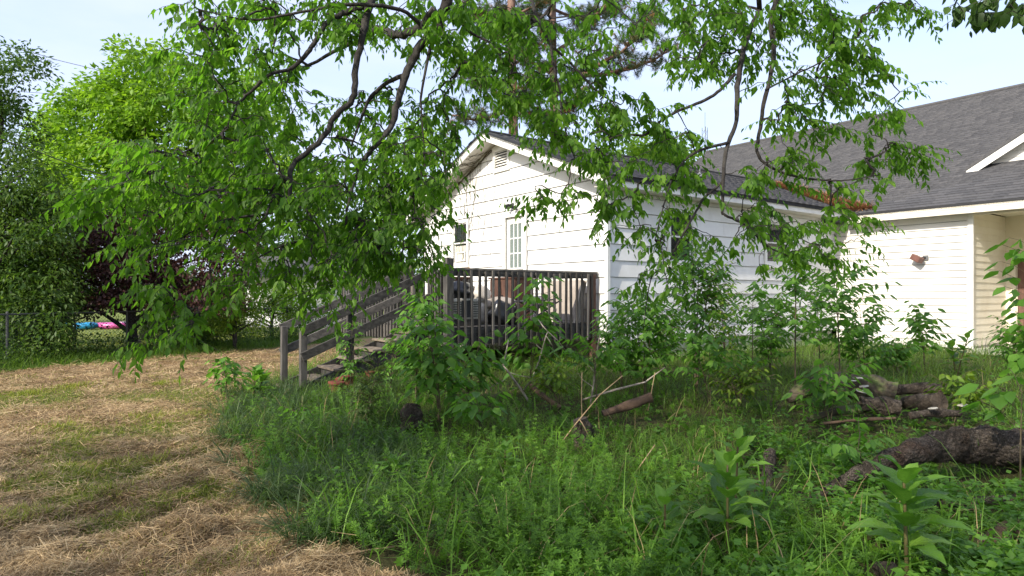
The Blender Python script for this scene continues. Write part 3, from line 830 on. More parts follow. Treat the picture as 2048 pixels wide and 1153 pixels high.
# roof pipes
for (u, v) in ((4.9, -1.6), (7.4, -1.9)):
    zz = wing_z(v)
    pv = MB().tube([H(u, v, zz - 0.05), H(u, v, zz + 0.24)], 0.03, 10).build('vent_pipe', M['grey_metal'], house)
    MB().tube([H(u, v, zz), H(u, v, zz + 0.10)], [0.13, 0.05], 12).build('flashing', M['grey_metal'], pv)
# fallen pine needles lying in the valley
def valley_pt(v):
    u = MU + (wing_z(v) - MZ) / MS
    return H(u, v, wing_z(v))
n = 9500
vv = RNG.uniform(-2.9, 0.55, n); P = []
for v in vv:
    p = valley_pt(v); wdt = 0.16 + 0.55 * max(0, (v + 2.9) / 3.4)
    off = random.uniform(-0.25, 1.0) * wdt
    if off > 0: q = p + V2 * off * 0.9; u_, v_, _ = toH(q); q.z = max(main_z(u_), wing_z(v_)) if v_ < 0.4 else main_z(u_)
    else: q = p + U2 * off; u_, v_, _ = toH(q); q.z = max(wing_z(v_), main_z(u_))
    P.append((q.x, q.y, q.z + 0.02 + abs(random.gauss(0, 0.02))))
P = np.array(P); ax = norm(RNG.normal(size=(n, 3)) * [1, 1, 0.35]); sd = norm(np.cross(ax, [0, 0, 1.0]))
l_ = RNG.uniform(0.08, 0.2, n)[:, None]
VV = np.stack([P - ax * l_ - sd * 0.006, P - ax * l_ + sd * 0.006, P + ax * l_ + sd * 0.004 , P + ax * l_ - sd * 0.004], axis=1)
pn = field('pine_needle_litter', [(VV, [(0, 1, 2, 3)], RNG.uniform(0, 1, n))], M['needles_dead'])
tag(pn, 'orange brown pine needles drifted in the roof valley', 'pine needles', kind='stuff')
# dead vine on the gable
def vine(pts, r=0.006):
    return pts, r
vb = MB()
for k in range(16):
    v0 = random.uniform(-5.9, -3.9); pts = []
    z0 = random.uniform(2.2, 3.4); v = v0; zz = z0
    while zz < wing_z(v) - 0.22 and len(pts) < 40:
        pts.append(GO + V2 * v + GN * random.uniform(0.024, 0.035) + UP * zz)
        zz += random.uniform(0.07, 0.16); v += random.gauss(0.012, 0.035)
    if len(pts) > 3: vb.tube(pts, 0.0045, 4)
for k in range(14):
    pts = []; v = random.uniform(-5.2, -3.9)
    for q in range(12):
        pts.append(H(-0.02 - 0.4 * q / 12.0 + random.uniform(-0.02, 0.02), v, wing_z(v) - 0.185)); v += random.uniform(-0.08, 0.05)
    vb.tube(pts, 0.004, 4)
for k in range(5):
    pts = []; v = -3.9; 
    while v > -7.0:
        pts.append(GO + V2 * v + GN * random.uniform(0.02, 0.06) + UP * (wing_z(v) - 0.22 - random.uniform(0, 0.07))); v -= random.uniform(0.08, 0.2)
    vb.tube(pts, 0.007, 4)
vi = vb.build('climbing_vine', M['stem']); tag(vi, 'bare dry vine climbing under the gable eave beside the louvred vent', 'vine')

# ------------------------------------------------------------------ deck and stairs
deck = empty('wooden_deck', H(-1.7, -2.5, hzs(*H(-1.7, -2.5, 0)[:2])), 'weathered dark wooden deck with slatted railing and open stairs against the gable', 'deck')
D0, D1, DVa, DVb, FZ, RT = -3.38, -0.04, -0.30, -4.8, 1.05, 2.01
def gz(p): return hzs(p.x, p.y) - 0.1
for i in range(24):
    v = DVb + 0.02 + i * 0.1875
    MB().box(H((D0 + D1) / 2, v + 0.09, FZ - 0.018 + random.uniform(-0.003, 0.003)), D1 - D0 + 0.05, 0.178, 0.035, U2, V2).build('deck_board', M['wood_h'], deck)
for v in (DVa - 0.03, DVb + 0.03, (DVa + DVb) / 2):
    MB().box(H((D0 + D1) / 2, v, FZ - 0.155), D1 - D0 - 0.04, 0.045, 0.235, U2, V2).build('joist', M['wood'], deck)
for u in (D0 + 0.02, -1.7, D1 - 0.03):
    MB().box(H(u, (DVa + DVb) / 2, FZ - 0.155), 0.045, DVa - DVb - 0.12, 0.235, U2, V2).build('joist', M['wood'], deck)
def post(u, v, top, s=0.095, mat='wood'):
    p = H(u, v, 0); z0 = gz(p)
    c = (z0 + top) / 2
    return MB().box(H(u, v, c), s, s, top - z0, U2, V2).build('post', M[mat], deck, bevel=0.004)
post(D0 - 0.02, DVa + 0.05, 2.20, 0.13); post(D1 - 0.12, DVa + 0.04, 1.99, 0.11, 'wood_red'); post(D0 - 0.02, DVb, 2.05); post(D1 - 0.06, DVb, 2.0)
post(D0, -0.86, 2.0); post(D0, -1.74, 2.06)
def rail(a, bq, w=0.04, h=0.09, mat='wood_h'):
    return MB().beam(a, bq, w, h).build('rail', M[mat], deck, bevel=0.003)
def bal_run(p, q, n, outv, zt, zb):
    for i in range(n):
        t = (i + 0.5) / n
        c = p.lerp(q, t)
        lean = random.gauss(0, 0.016)
        d = (q - p).normalized()
        MB().beam(c + UP * (zb + random.uniform(-0.015, 0.015)) + outv * 0.042, c + UP * (zt + random.uniform(-0.02, 0.012)) + outv * 0.042 + d * lean, 0.036, 0.036, up=outv).build('baluster', M['wood'], deck)
# front run along the yard side
rail(H(D0 + 0.04, DVa + 0.05, RT - 0.05), H(D1, DVa + 0.05, RT - 0.05), 0.04, 0.10)
rail(H(D0 + 0.04, DVa + 0.012, RT + 0.018), H(D1, DVa + 0.012, RT + 0.018), 0.13, 0.033)
rail(H(D0 + 0.04, DVa + 0.05, FZ - 0.155), H(D1, DVa + 0.05, FZ - 0.155), 0.045, 0.26)
bal_run(H(D0 + 0.08, DVa + 0.052, 0), H(D1 - 0.08, DVa + 0.052, 0), 23, V2, RT - 0.005, 0.74)
# outer run (broken by the stairs) and back run
for (a, bq, n) in ((DVa - 0.05, -0.80, 5), (-1.80, DVb + 0.06, 22)):
    rail(H(D0 - 0.02, a, RT - 0.05), H(D0 - 0.02, bq, RT - 0.05)); rail(H(D0 - 0.02, a, FZ - 0.15), H(D0 - 0.02, bq, FZ - 0.15), 0.045, 0.25)
    bal_run(H(D0 - 0.02, a, 0), H(D0 - 0.02, bq, 0), n, -U2, RT - 0.01, 0.76)
rail(H(D0, DVb, RT - 0.04), H(D1, DVb, RT - 0.04), mat='wood_red'); rail(H(D0, DVb, RT + 0.02), H(D1, DVb, RT + 0.02), 0.13, 0.03, mat='wood_red')
rail(H(D0, DVb, FZ - 0.15), H(D1, DVb, FZ - 0.15), 0.045, 0.25)
bal_run(H(D0, DVb, 0), H(D1, DVb, 0), 24, V2, RT - 0.01, 0.76)
# stairs run out from the outer edge
S0, S1, VA, VB_ = D0 - 0.02, -5.62, -0.90, -1.70
zg = hzs(*H(S1, -1.3, 0)[:2])
NT = 7
for v in (VA - 0.03, VB_ + 0.03):
    a = H(S0 - 0.02, v, FZ - 0.16); bq = H(S1 + 0.05, v, zg + 0.02)
    MB().beam(a, bq, 0.04, 0.24).build('stringer', M['wood'], deck)
for i in range(NT):
    t = (i + 0.5) / NT
    u = S0 + (S1 - S0 - 0.1) * t; z = FZ - (FZ - zg) * (i + 0.75) / (NT + 0.2)
    tr = MB().box(H(u - 0.03, (VA + VB_) / 2 - (0.05 if i == NT - 1 else 0), z), 0.30, (VA - VB_) + 0.06 + (0.1 if i == NT - 1 else 0), 0.04, U2, V2, UP + V2 * random.uniform(-0.02, 0.02)).build('stair_tread', M['wood_tread'], deck, bevel=0.004)
    MB().box(H(u - 0.12, (VA + VB_) / 2, z - 0.095), 0.025, VA - VB_ - 0.08, 0.14, U2, V2).build('stair_riser', M['wood'], deck)
zr = lambda u: 2.06 + (1.10 - 2.06) * (u - S0) / (S1 - S0)
for v, uu in ((VA + 0.06, (S1 + 0.02, -4.85)), (VB_ - 0.06, (S1 + 0.02,))):
    for u in uu:
        p = H(u, v, 0); MB().box(H(u, v, (gz(p) + zr(u) - 0.02) / 2), 0.095, 0.095, zr(u) - 0.02 - gz(p), U2, V2).build('stair_post', M['wood'], deck, bevel=0.004)
    rail(H(S0 + 0.1, v + 0.07 * (1 if v > -1.3 else -1), zr(S0) - 0.03), H(S1 - 0.02, v + 0.07 * (1 if v > -1.3 else -1), zr(S1) - 0.05), 0.04, 0.13)
    rail(H(S0 + 0.1, v + 0.07 * (1 if v > -1.3 else -1), zr(S0) - 0.44), H(S1 - 0.02, v + 0.07 * (1 if v > -1.3 else -1), zr(S1) - 0.44), 0.04, 0.13)
# ------------------------------------------------------------------ foliage materials
M['leaf_over'] = leaf_mat('overhanging tree leaf', [(0.0, (0.048, 0.11, 0.014)), (0.5, (0.098, 0.21, 0.022)), (1.0, (0.17, 0.30, 0.035))], 0.52, (1.6, 1.85, 0.8), 0.5, 0.3)
M['leaf_maple'] = leaf_mat('bright maple leaf', [(0.0, (0.08, 0.16, 0.013)), (0.5, (0.165, 0.30, 0.025)), (1.0, (0.28, 0.42, 0.04))], 0.45, (1.5, 1.6, 0.7), 0.5, 0.3)
M['leaf_dark'] = leaf_mat('dark green leaf', [(0.0, (0.025, 0.058, 0.012)), (0.5, (0.062, 0.12, 0.02)), (1.0, (0.13, 0.20, 0.035))], 0.4, (1.6, 1.7, 0.9), 0.5, 0.3)
M['leaf_purple'] = leaf_mat('purple plum leaf', [(0.0, (0.028, 0.014, 0.014)), (0.5, (0.060, 0.028, 0.026)), (1.0, (0.11, 0.052, 0.042))], 0.3, (1.5, 1.1, 1.0), 0.5, 0.3)
M['leaf_yellow'] = leaf_mat('yellow green shrub leaf', [(0.0, (0.05, 0.10, 0.012)), (0.5, (0.12, 0.215, 0.02)), (1.0, (0.24, 0.32, 0.035))], 0.45, (1.4, 1.4, 0.7), 0.5, 0.3)
M['leaf_sapling'] = leaf_mat('sapling leaf', [(0.0, (0.05, 0.12, 0.018)), (0.5, (0.10, 0.225, 0.03)), (1.0, (0.18, 0.33, 0.05))], 0.48, (1.6, 1.8, 0.9), 0.45, 0.35)
M['needle'] = leaf_mat('pine needle', [(0.0, (0.025, 0.05, 0.022)), (0.6, (0.06, 0.11, 0.035)), (0.85, (0.14, 0.16, 0.05)), (1.0, (0.30, 0.16, 0.05))], 0.25, (1.3, 1.4, 0.9), 0.5, 0.3)

# ------------------------------------------------------------------ the big tree that hangs over the yard
TRUNK = Vector((-6.2, -4.8, 0))
big = empty('hackberry_tree', TRUNK, 'large drooping tree whose branches hang across the top of the yard', 'tree')
limbs = []           # each: array of x,y,z,r
def limb_px(rows):
    return np.array([[*px(x, y, d), r] for x, y, d, r in rows])
L1 = limb_px([(895, 0, 6.2, .088), (875, 45, 6.2, .080), (836, 100, 6.1, .066), (812, 149, 6.05, .058), (795, 208, 6.0, .050), (784, 250, 5.95, .045), (764, 277, 5.9, .042), (739, 305, 5.9, .038), (715, 347, 5.9, .030), (695, 420, 5.8, .020), (690, 500, 5.8, .012)])
L2 = limb_px([(868, 20, 6.2, .07), (845, 52, 6.35, .066), (819, 66, 6.5, .07), (788, 69, 6.7, .062), (757, 59, 6.9, .058), (720, 82, 7.1, .045), (680, 97, 7.2, .035), (600, 140, 7.3, .024), (520, 160, 7.4, .014)])
L3 = limb_px([(743, 0, 6.0, .062), (725, 69, 5.9, .052), (712, 139, 5.8, .046), (705, 198, 5.75, .043), (673, 229, 5.7, .04), (649, 270, 5.65, .038), (614, 305, 5.6, .036), (583, 336, 5.55, .034), (578, 399, 5.5, .026), (545, 425, 5.5, .02), (453, 440, 5.4, .014), (380, 465, 5.3, .010)])
L4 = limb_px([(743, 0, 6.0, .05), (725, 14, 6.05, .048), (684, 28, 6.1, .044), (653, 45, 6.0, .040), (635, 76, 5.9, .034), (614, 107, 5.8, .032), (583, 137, 5.8, .028), (542, 149, 5.7, .024), (510, 177, 5.7, .022), (480, 205, 5.7, .018), (440, 270, 5.6, .014), (380, 300, 5.5, .010), (300, 330, 5.4, .008)])
L5 = limb_px([(812, 149, 6.05, .036), (774, 166, 6.2, .034), (743, 194, 6.3, .03), (730, 218, 6.3, .024), (700, 300, 6.4, .012)])
L6 = limb_px([(864, 80, 6.15, .026), (850, 146, 6.1, .022), (842, 194, 6.1, .018), (843, 222, 6.1, .014), (850, 330, 6.0, .009)])
L7 = limb_px([(1062, 0, 6.6, .030), (1081, 50, 6.5, .027), (1100, 92, 6.5, .024), (1110, 146, 6.4, .02), (1121, 183, 6.4, .018), (1123, 229, 6.4, .014), (1137, 281, 6.3, .011), (1150, 320, 6.3, .008)])
L7b = limb_px([(1104, 92, 6.5, .02), (1141, 127, 6.6, .02), (1158, 144, 6.6, .02), (1198, 187, 6.6, .016), (1241, 210, 6.6, .010)])
L7c = limb_px([(900, 10, 6.3, .03), (935, 60, 6.3, .022), (985, 90, 6.3, .016), (1008, 130, 6.3, .010)])
L7d = limb_px([(880, 60, 6.3, .024), (915, 110, 6.4, .018), (945, 130, 6.4, .014), (1000, 145, 6.5, .010), (1020, 148, 6.5, .008)])
L8 = limb_px([(1552, 0, 6.8, .046), (1543, 45, 6.8, .043), (1547, 118, 6.7, .038), (1528, 208, 6.6, .034), (1521, 257, 6.6, .03), (1514, 302, 6.5, .026), (1538, 333, 6.5, .022), (1597, 354, 6.4, .018), (1680, 362, 6.4, .012), (1760, 350, 6.3, .008)])
L9 = limb_px([(1520, 20, 6.9, .042), (1500, 60, 6.8, .042), (1486, 104, 6.6, .044), (1475, 173, 6.5, .042), (1472, 243, 6.4, .036), (1454, 295, 6.3, .032), (1447, 347, 6.2, .027), (1445, 417, 6.1, .022), (1451, 431, 6.1, .02), (1492, 451, 6.0, .018), (1534, 493, 6.0, .014), (1600, 520, 6.0, .009)])
L10 = limb_px([(1470, 149, 6.5, .03), (1440, 180, 6.5, .027), (1416, 198, 6.5, .026), (1375, 215, 6.5, .024), (1326, 239, 6.5, .022), (1291, 270, 6.4, .02), (1243, 270, 6.4, .013), (1190, 290, 6.4, .008)])
L11 = limb_px([(1456, 285, 6.3, .022), (1399, 302, 6.2, .022), (1368, 323, 6.2, .018), (1345, 360, 6.1, .014), (1325, 420, 6.0, .010), (1310, 480, 6.0, .007)])
L12 = limb_px([(1445, 365, 6.2, .022), (1410, 395, 6.1, .02), (1388, 431, 6.0, .017), (1353, 493, 5.9, .014), (1333, 531, 5.9, .011), (1305, 552, 5.8, .009), (1294, 600, 5.8, .007), (1288, 650, 5.8, .005)])
L13 = limb_px([(640, 470, 5.7, .016), (620, 480, 5.6, .018), (569, 490, 5.5, .014), (514, 517, 5.4, .010), (470, 535, 5.3, .007)])
L14 = limb_px([(453, 440, 5.4, .012), (430, 470, 5.3, .010), (422, 510, 5.3, .009), (420, 544, 5.3, .009), (425, 593, 5.25, .008), (418, 622, 5.25, .006), (399, 641, 5.2, .004)])
L15 = limb_px([(1531, 180, 6.6, .016), (1590, 150, 6.7, .014), (1650, 120, 6.8, .012), (1700, 80, 6.8, .010), (1760, 70, 6.8, .007)])
L16 = limb_px([(850, 60, 6.1, .03), (800, 20, 5.9, .03), (700, 10, 5.7, .025), (600, 25, 5.6, .018), (500, 40, 5.6, .013), (400, 20, 5.5, .008)])
# upper continuations back to the trunk
def up_limb(head, mids):
    return np.array([list(r) for r in mids] + [list(head)])
LA = up_limb(L1[0], [(-6.2, -4.7, 3.6, .26), (-5.0, -2.8, 5.2, .20), (-3.1, 0.6, 6.3, .16), (-1.8, 3.4, 6.2, .13), (-0.9, 5.4, 5.3, .10)])
LB = up_limb(L3[0], [(-5.0, -2.8, 5.2, .16), (-3.8, 0.4, 6.0, .12), (-2.5, 3.4, 5.9, .10), (-1.5, 5.3, 5.0, .07)])
LC = up_limb(L8[0], [(-3.1, 0.6, 6.3, .14), (-0.6, 2.8, 7.2, .11), (1.6, 4.9, 7.0, .08), (2.6, 6.3, 5.9, .055)])
LD = up_limb(L9[0], [(1.6, 4.9, 7.0, .07), (2.2, 6.2, 6.2, .055)])
LE = up_limb(L7[0], [(-1.8, 3.4, 6.2, .08), (-0.4, 5.4, 6.0, .05)])
limbs = [L1, L2, L3, L4, L5, L6, L7, L7b, L7c, L7d, L8, L9, L10, L11, L12, L13, L14, L15, L16, LA, LB, LC, LD, LE]
tb = MB()
trunk_pts = spline([(-6.2, -4.8, -0.2, .42), (-6.22, -4.8, 0.3, .36), (-6.25, -4.75, 1.6, .31), (-6.2, -4.7, 3.6, .27), (-6.8, -5.0, 6.0, .2), (-7.4, -5.3, 8.6, .1)], 6)
tb.tube([p[:3] for p in trunk_pts], [p[3] for p in trunk_pts], 14)
tb.build('trunk', M['bark'], big, smooth=True)
nodes = []
for li in limbs:
    lb = MB()
    s = spline(li, 5)
    wob = RNG.normal(0, 0.10, (len(s), 3)) * s[:, 3:4]
    P = s[:, :3] + wob
    lb.tube(P, s[:, 3] * 0.62 * (1 + 0.05 * RNG.normal(size=len(s))), 9)
    nodes.append(P[2:] if len(P) > 6 else P)
    lb.build('limb', M['bark'], big, smooth=True)
NODES = np.concatenate(nodes)

# foliage masses: cx, cy, rx, ry, depth, spread, clusters
MASS = [
 (420, 45, 75, 55, 5.9, .5, 16), (520, 60, 90, 70, 6.2, .7, 34), (650, 40, 110, 60, 6.4, .8, 36), (800, 45, 110, 70, 6.6, .8, 30), (930, 60, 90, 80, 6.5, .7, 30),
 (460, 150, 76, 70, 5.8, .6, 22), (560, 190, 90, 80, 6.4, .7, 26), (400, 210, 64, 70, 5.6, .5, 14), (330, 130, 50, 30, 5.5, .3, 4),
 (450, 265, 96, 58, 5.7, .6, 24), (310, 335, 84, 56, 5.4, .4, 20), (380, 370, 120, 60, 5.5, .5, 44), (250, 400, 80, 60, 5.3, .4, 17), (195, 440, 36, 54, 5.2, .3, 6),
 (500, 360, 80, 70, 5.8, .6, 36), (560, 420, 100, 60, 5.7, .5, 34), (440, 460, 110, 55, 5.4, .4, 24), (300, 480, 80, 50, 5.2, .3, 12), (330, 590, 60, 34, 5.1, .2, 11), (370, 655, 38, 40, 5.1, .2, 8), (285, 690, 14, 16, 5.0, .1, 2),
 (620, 520, 90, 60, 5.6, .5, 26), (540, 540, 90, 45, 5.4, .4, 12), (690, 380, 100, 70, 5.9, .6, 46), (800, 350, 90, 80, 6.0, .6, 46), (770, 450, 110, 60, 5.9, .5, 44), (838, 420, 62, 52, 6.0, .4, 19), (720, 520, 90, 50, 5.8, .4, 28), (810, 530, 70, 40, 5.8, .3, 14), (640, 280, 90, 60, 6.6, .6, 20), (760, 240, 100, 60, 6.7, .6, 24), (870, 260, 60, 80, 6.4, .5, 26), (870, 345, 48, 50, 6.1, .4, 13), (650, 600, 60, 40, 5.5, .3, 9), (480, 590, 40, 30, 5.2, .2, 5),
 (1000, 60, 80, 70, 6.6, .7, 24), (960, 150, 70, 60, 6.5, .5, 26), (1060, 150, 80, 70, 6.6, .6, 26), (1020, 220, 70, 50, 6.5, .4, 13), (1150, 70, 80, 70, 6.9, .6, 20), (1180, 180, 80, 60, 6.7, .5, 19), (1090, 260, 60, 45, 6.4, .4, 16), (1240, 40, 90, 50, 7.2, .6, 15), (1250, 230, 60, 45, 6.6, .4, 15), (1180, 290, 80, 40, 6.4, .4, 18), (1330, 30, 60, 40, 7.0, .5, 12),
 (1110, 395, 55, 22, 6.1, .2, 6), (1075, 400, 25, 14, 6.0, .1, 3), (1195, 325, 50, 25, 6.3, .2, 8), (1240, 400, 45, 60, 6.1, .3, 12), (1215, 440, 30, 35, 6.0, .2, 6),
 (1420, 40, 80, 60, 6.9, .6, 34), (1400, 120, 70, 50, 6.8, .5, 26), (1500, 90, 60, 80, 6.8, .5, 22), (1600, 40, 80, 50, 6.9, .5, 26), (1690, 70, 70, 50, 6.9, .5, 22), (1640, 140, 70, 50, 6.8, .4, 22), (1730, 140, 50, 45, 6.8, .3, 12), (1560, 220, 50, 60, 6.6, .4, 14), (1680, 190, 60, 40, 6.7, .4, 14), (1780, 25, 50, 25, 6.9, .3, 9), (1840, 40, 30, 28, 6.9, .2, 5), (1770, 200, 40, 14, 6.7, .2, 4),
 (1640, 250, 60, 30, 6.6, .3, 12), (1750, 245, 60, 25, 6.5, .3, 9), (1780, 310, 70, 35, 6.4, .3, 13), (1720, 350, 80, 35, 6.4, .3, 14), (1840, 320, 38, 20, 6.3, .2, 6), (1600, 310, 60, 40, 6.5, .3, 12), (1650, 400, 60, 35, 6.3, .3, 11), (1560, 360, 50, 40, 6.4, .3, 11),
 (1330, 260, 60, 50, 6.5, .4, 14), (1300, 330, 60, 40, 6.3, .4, 14), (1390, 290, 40, 30, 6.4, .3, 7), (1370, 390, 70, 60, 6.1, .4, 22), (1480, 390, 60, 50, 6.2, .4, 14), (1530, 440, 60, 35, 6.1, .3, 11), (1450, 480, 60, 40, 6.0, .3, 9), (1330, 470, 60, 50, 6.0, .3, 13), (1610, 480, 70, 40, 6.0, .3, 13), (1680, 510, 60, 35, 6.0, .3, 10), (1560, 540, 60, 35, 5.9, .2, 8), (1300, 570, 50, 60, 5.8, .3, 11), (1280, 460, 30, 30, 6.0, .2, 4), (1700, 440, 40, 25, 6.1, .2, 5),
]
CL = []
for (cx, cy_, rx, ry, d, sp, n) in MASS:
    n = max(2, int(round(n * (0.52 if (cx > 1270 and cy_ > 225) else 0.80))))
    for _ in range(n):
        a = random.uniform(0, 2 * math.pi); r_ = math.sqrt(random.random())
        CL.append(px(cx + rx * 0.92 * r_ * math.cos(a), cy_ - 14 + ry * 0.9 * r_ * math.sin(a), max(4.6, random.gauss(d, sp * 0.7))))
CL = np.array([c[:] for c in CL])
# attach the clusters to the nearest wood, nearest first
dist = np.min(np.linalg.norm(CL[:, None, :] - NODES[None, ::3, :], axis=2), axis=1)
order = np.argsort(dist)
nodes = [tuple(p) for p in NODES]; NP = np.zeros((len(NODES) + 8 * len(CL), 3)); NP[:len(NODES)] = NODES
owner = [-1] * len(NODES); cnt = len(NODES); segs = []
for ci in order:
    c = CL[ci]; dd = np.linalg.norm(NP[:cnt] - c, axis=1) + 0.25 * np.maximum(0, c[2] - NP[:cnt, 2])
    j = int(np.argmin(dd)); a = NP[j].copy(); par = owner[j]
    l_ = np.linalg.norm(c - a); mid = (a + c) / 2 + np.array([0, 0, 0.10 * l_]) + RNG.normal(0, 0.06, 3) * l_
    pts = [a]
    for t in (0.25, 0.5, 0.75, 1.0):
        pts.append((1 - t) ** 2 * a + 2 * t * (1 - t) * mid + t * t * c + RNG.normal(0, 0.012, 3) * (t < 1))
    si = len(segs); segs.append([pts, par, 1])
    for p in pts[1:]:
        NP[cnt] = p; cnt += 1; owner.append(si)
for si in range(len(segs) - 1, -1, -1):
    p = segs[si][1]
    if p >= 0: segs[p][2] += segs[si][2]
bb = MB()
for pts, par, k in segs:
    r_ = min(0.022, 0.0032 * math.sqrt(k) + 0.0012)
    bb.tube(pts, [r_, r_ * .95, r_ * .85, r_ * .75, r_ * .55], 4, cap=False)
# twigs with hanging leaves
def sprays(points, outdir, nt_, lmin, lmax, nleaf, leaf_len, twigs, droop=0.8, leaf_w=0.42):
    """twigs from each point; returns leaf arrays"""
    pos = []; ax = []; nm = []; ln_ = []
    for i, c in enumerate(points):
        for k in range(nt_(i)):
            d = outdir[i] * 0.7 + RNG.normal(0, 0.7, 3); d[2] = d[2] * 0.5 - 0.05; d /= np.linalg.norm(d)
            l_ = random.uniform(lmin, lmax); pts = []
            p = np.array(c); dv = d.copy(); n = nleaf
            st = l_ / n
            side = 1
            for q in range(n + 1):
                pts.append(p.copy())
                if q > 0:
                    sdv = np.cross(dv, [0, 0, 1.0]); sdv /= max(np.linalg.norm(sdv), 1e-6)
                    w = dv * 0.55 + sdv * side * 0.75 + np.array([0, 0, -droop]) + RNG.normal(0, 0.22, 3)
                    if q == n: w = dv + np.array([0, 0, -droop * 0.7])
                    pos.append(p + RNG.normal(0, 0.004, 3)); ax.append(w); 
                    nn = np.array([0, 0, 1.0]) * 0.7 + dv * 0.5 + RNG.normal(0, 0.35, 3)
                    nm.append(nn); ln_.append(leaf_len * random.choice((random.uniform(0.45, 0.85), random.uniform(0.8, 1.25))) * (0.75 + 0.25 * math.sin(math.pi * min(1, q / n + .15))))
                    side = -side
                p = p + dv * st; dv = dv + np.array([0, 0, -0.07]) + RNG.normal(0, 0.05, 3); dv /= np.linalg.norm(dv)
            if twigs is not None: twigs.tube(pts[::3] + [pts[-1]], np.linspace(0.0026, 0.0012, len(pts[::3]) + 1), 3, cap=False)
    return np.array(pos), np.array(ax), np.array(nm), np.array(ln_)
cen = np.array([0.0, 4.5, 5.5])
od = norm((CL - cen) * [1, 1, 0.4])
pos, ax, nm, ln_ = sprays(CL, od, lambda i: random.choice((2, 3, 3)), 0.20, 0.42, 10, 0.096, bb)
bb.build('branchlets', M['bark'], big)['kind'] = 'stuff'
va = np.clip(RNG.normal(0.5, 0.22, len(pos)) + 0.10 * np.sin(pos[:, 0] * 3 + pos[:, 2] * 4), 0, 1)
lv = field('foliage', [(leaves8(pos, ax, nm, ln_, ln_ * RNG.uniform(0.40, 0.56, len(ln_)), 0.14, 0.20, 0.34), LEAF8_F, va)], M['leaf_over'], big)
tag(lv, kind='stuff')
print('overhang leaves', len(pos))

# unseen crown of the same tree, placed and thinned to shade the near yard
def crown_pts(n, c, r, rng=RNG):
    q = rng.normal(size=(n, 3)); q = norm(q) * rng.uniform(0.35, 1, (n, 1)) ** 0.5
    return np.array(c) + q * np.array(r)
def in_view(P, pad=0.0):
    x = P[:, 0] / np.maximum(P[:, 1], 1e-3) * FPX + 1024; y = HY - (P[:, 2] - EYE) / np.maximum(P[:, 1], 1e-3) * FPX
    return (P[:, 1] > 0.2) & (x > -40 - pad) & (x < 2088 + pad) & (y > -40 - pad) & (y < 1190)
cc = np.concatenate([crown_pts(175, (-8.2, -5.6, 7.0), (6.2, 5.2, 3.3)), crown_pts(8, (-2.5, 1.5, 6.6), (3.0, 2.4, 1.1)), crown_pts(10, (1.0, 5.0, 7.3), (2.4, 1.8, 0.8)), crown_pts(50, (-11.5, -2.5, 5.4), (3.0, 3.2, 2.2))])
k = 46
P = np.repeat(cc, k, axis=0) + RNG.normal(0, 0.42, (len(cc) * k, 3)) * [1, 1, 0.7]
P = P[~in_view(P, 60)]; P = P[P[:, 2] > 2.6]
n = len(P)
ax = RNG.normal(size=(n, 3)); ax[:, 2] -= 0.6
nm = RNG.normal(0, 0.5, (n, 3)); nm[:, 2] += 1
l_ = RNG.uniform(0.13, 0.22, n)
uc = field('shade_crown', [(leaves4(P, ax, nm, l_, l_ * 0.55), LEAF4_F, RNG.uniform(0, 1, n))], M['leaf_over'], big); tag(uc, kind='stuff')

# ------------------------------------------------------------------ background trees
def tree(name, base, label, clumps, clump_r, per, leaf, mat, bark, trunk_r, top, group=None, limbsn=14, flat=0.75, keep=None, leafw=0.6):
    """clumps: (n,3) clump centres"""
    t = empty(name, base, label, 'tree', group)
    b0 = np.array(base)
    mb = MB(); pts = [np.array(base) + [0, 0, -0.15]]
    hgt = top[2] - base[2]
    for i in range(1, 7):
        f = i / 6; pts.append(b0 + (np.array(top) - b0) * f + RNG.normal(0, 0.05 * hgt * 0.3, 3) * [1, 1, 0] * (f < 1))
    pts = spline(pts, 3)
    rr = [trunk_r * (1.25 if i == 0 else 1) * (1 - 0.85 * i / (len(pts) - 1)) for i in range(len(pts))]
    mb.tube(pts, rr, 9); mb.build('trunk', M[bark], t, smooth=True)
    lm = MB(); tp = np.array(pts)
    sel = RNG.permutation(len(clumps))[:limbsn]
    for ci in sel:
        c = clumps[ci]; j = int(np.clip(np.searchsorted(tp[:, 2], c[2] - 0.45 * np.linalg.norm((c - tp[len(tp) // 2])[:2])), 2, len(tp) - 2)); a = tp[j]
        mid = (a + c) / 2 + [0, 0, 0.12 * np.linalg.norm(c - a)] + RNG.normal(0, 0.1, 3)
        q = [(1 - s) ** 2 * a + 2 * s * (1 - s) * mid + s * s * c for s in np.linspace(0, 1, 7)]
        r0 = min(trunk_r * 0.45, rr[j] * 0.7)
        lm.tube(q, [r0 * (1 - 0.8 * s) for s in np.linspace(0, 1, 7)], 6, cap=False)
    tag(lm.build('branches', M[bark], t, smooth=True), kind='stuff')
    cen = clumps.mean(axis=0)
    tone = RNG.normal(0, 0.16, len(clumps))
    P = np.repeat(clumps, per, axis=0); q = norm(RNG.normal(size=P.shape)) * (RNG.uniform(0.15, 1, (len(P), 1)) ** 0.5) * clump_r
    q[:, 2] *= flat
    tn = np.repeat(tone, per)
    P = P + q
    if keep is not None:
        kk = keep(P); P = P[kk]; q = q[kk]; tn = tn[kk]
    n = len(P)
    ax = norm(q + 1e-3) * 0.6 + norm((P - cen) * [1, 1, 0.2]) * 0.4 + RNG.normal(0, 0.45, (n, 3)); ax[:, 2] -= 0.35
    nm = norm(q + 1e-3) * 0.45 + RNG.normal(0, 0.35, (n, 3)); nm[:, 2] += 0.75
    l_ = leaf * RNG.uniform(0.65, 1.25, n)
    va = np.clip(0.5 + tn + RNG.normal(0, 0.18, n), 0, 1)
    o = field('crown', [(leaves4(P, ax, nm, l_, l_ * leafw), LEAF4_F, va)], M[mat], t); tag(o, kind='stuff')
    return t
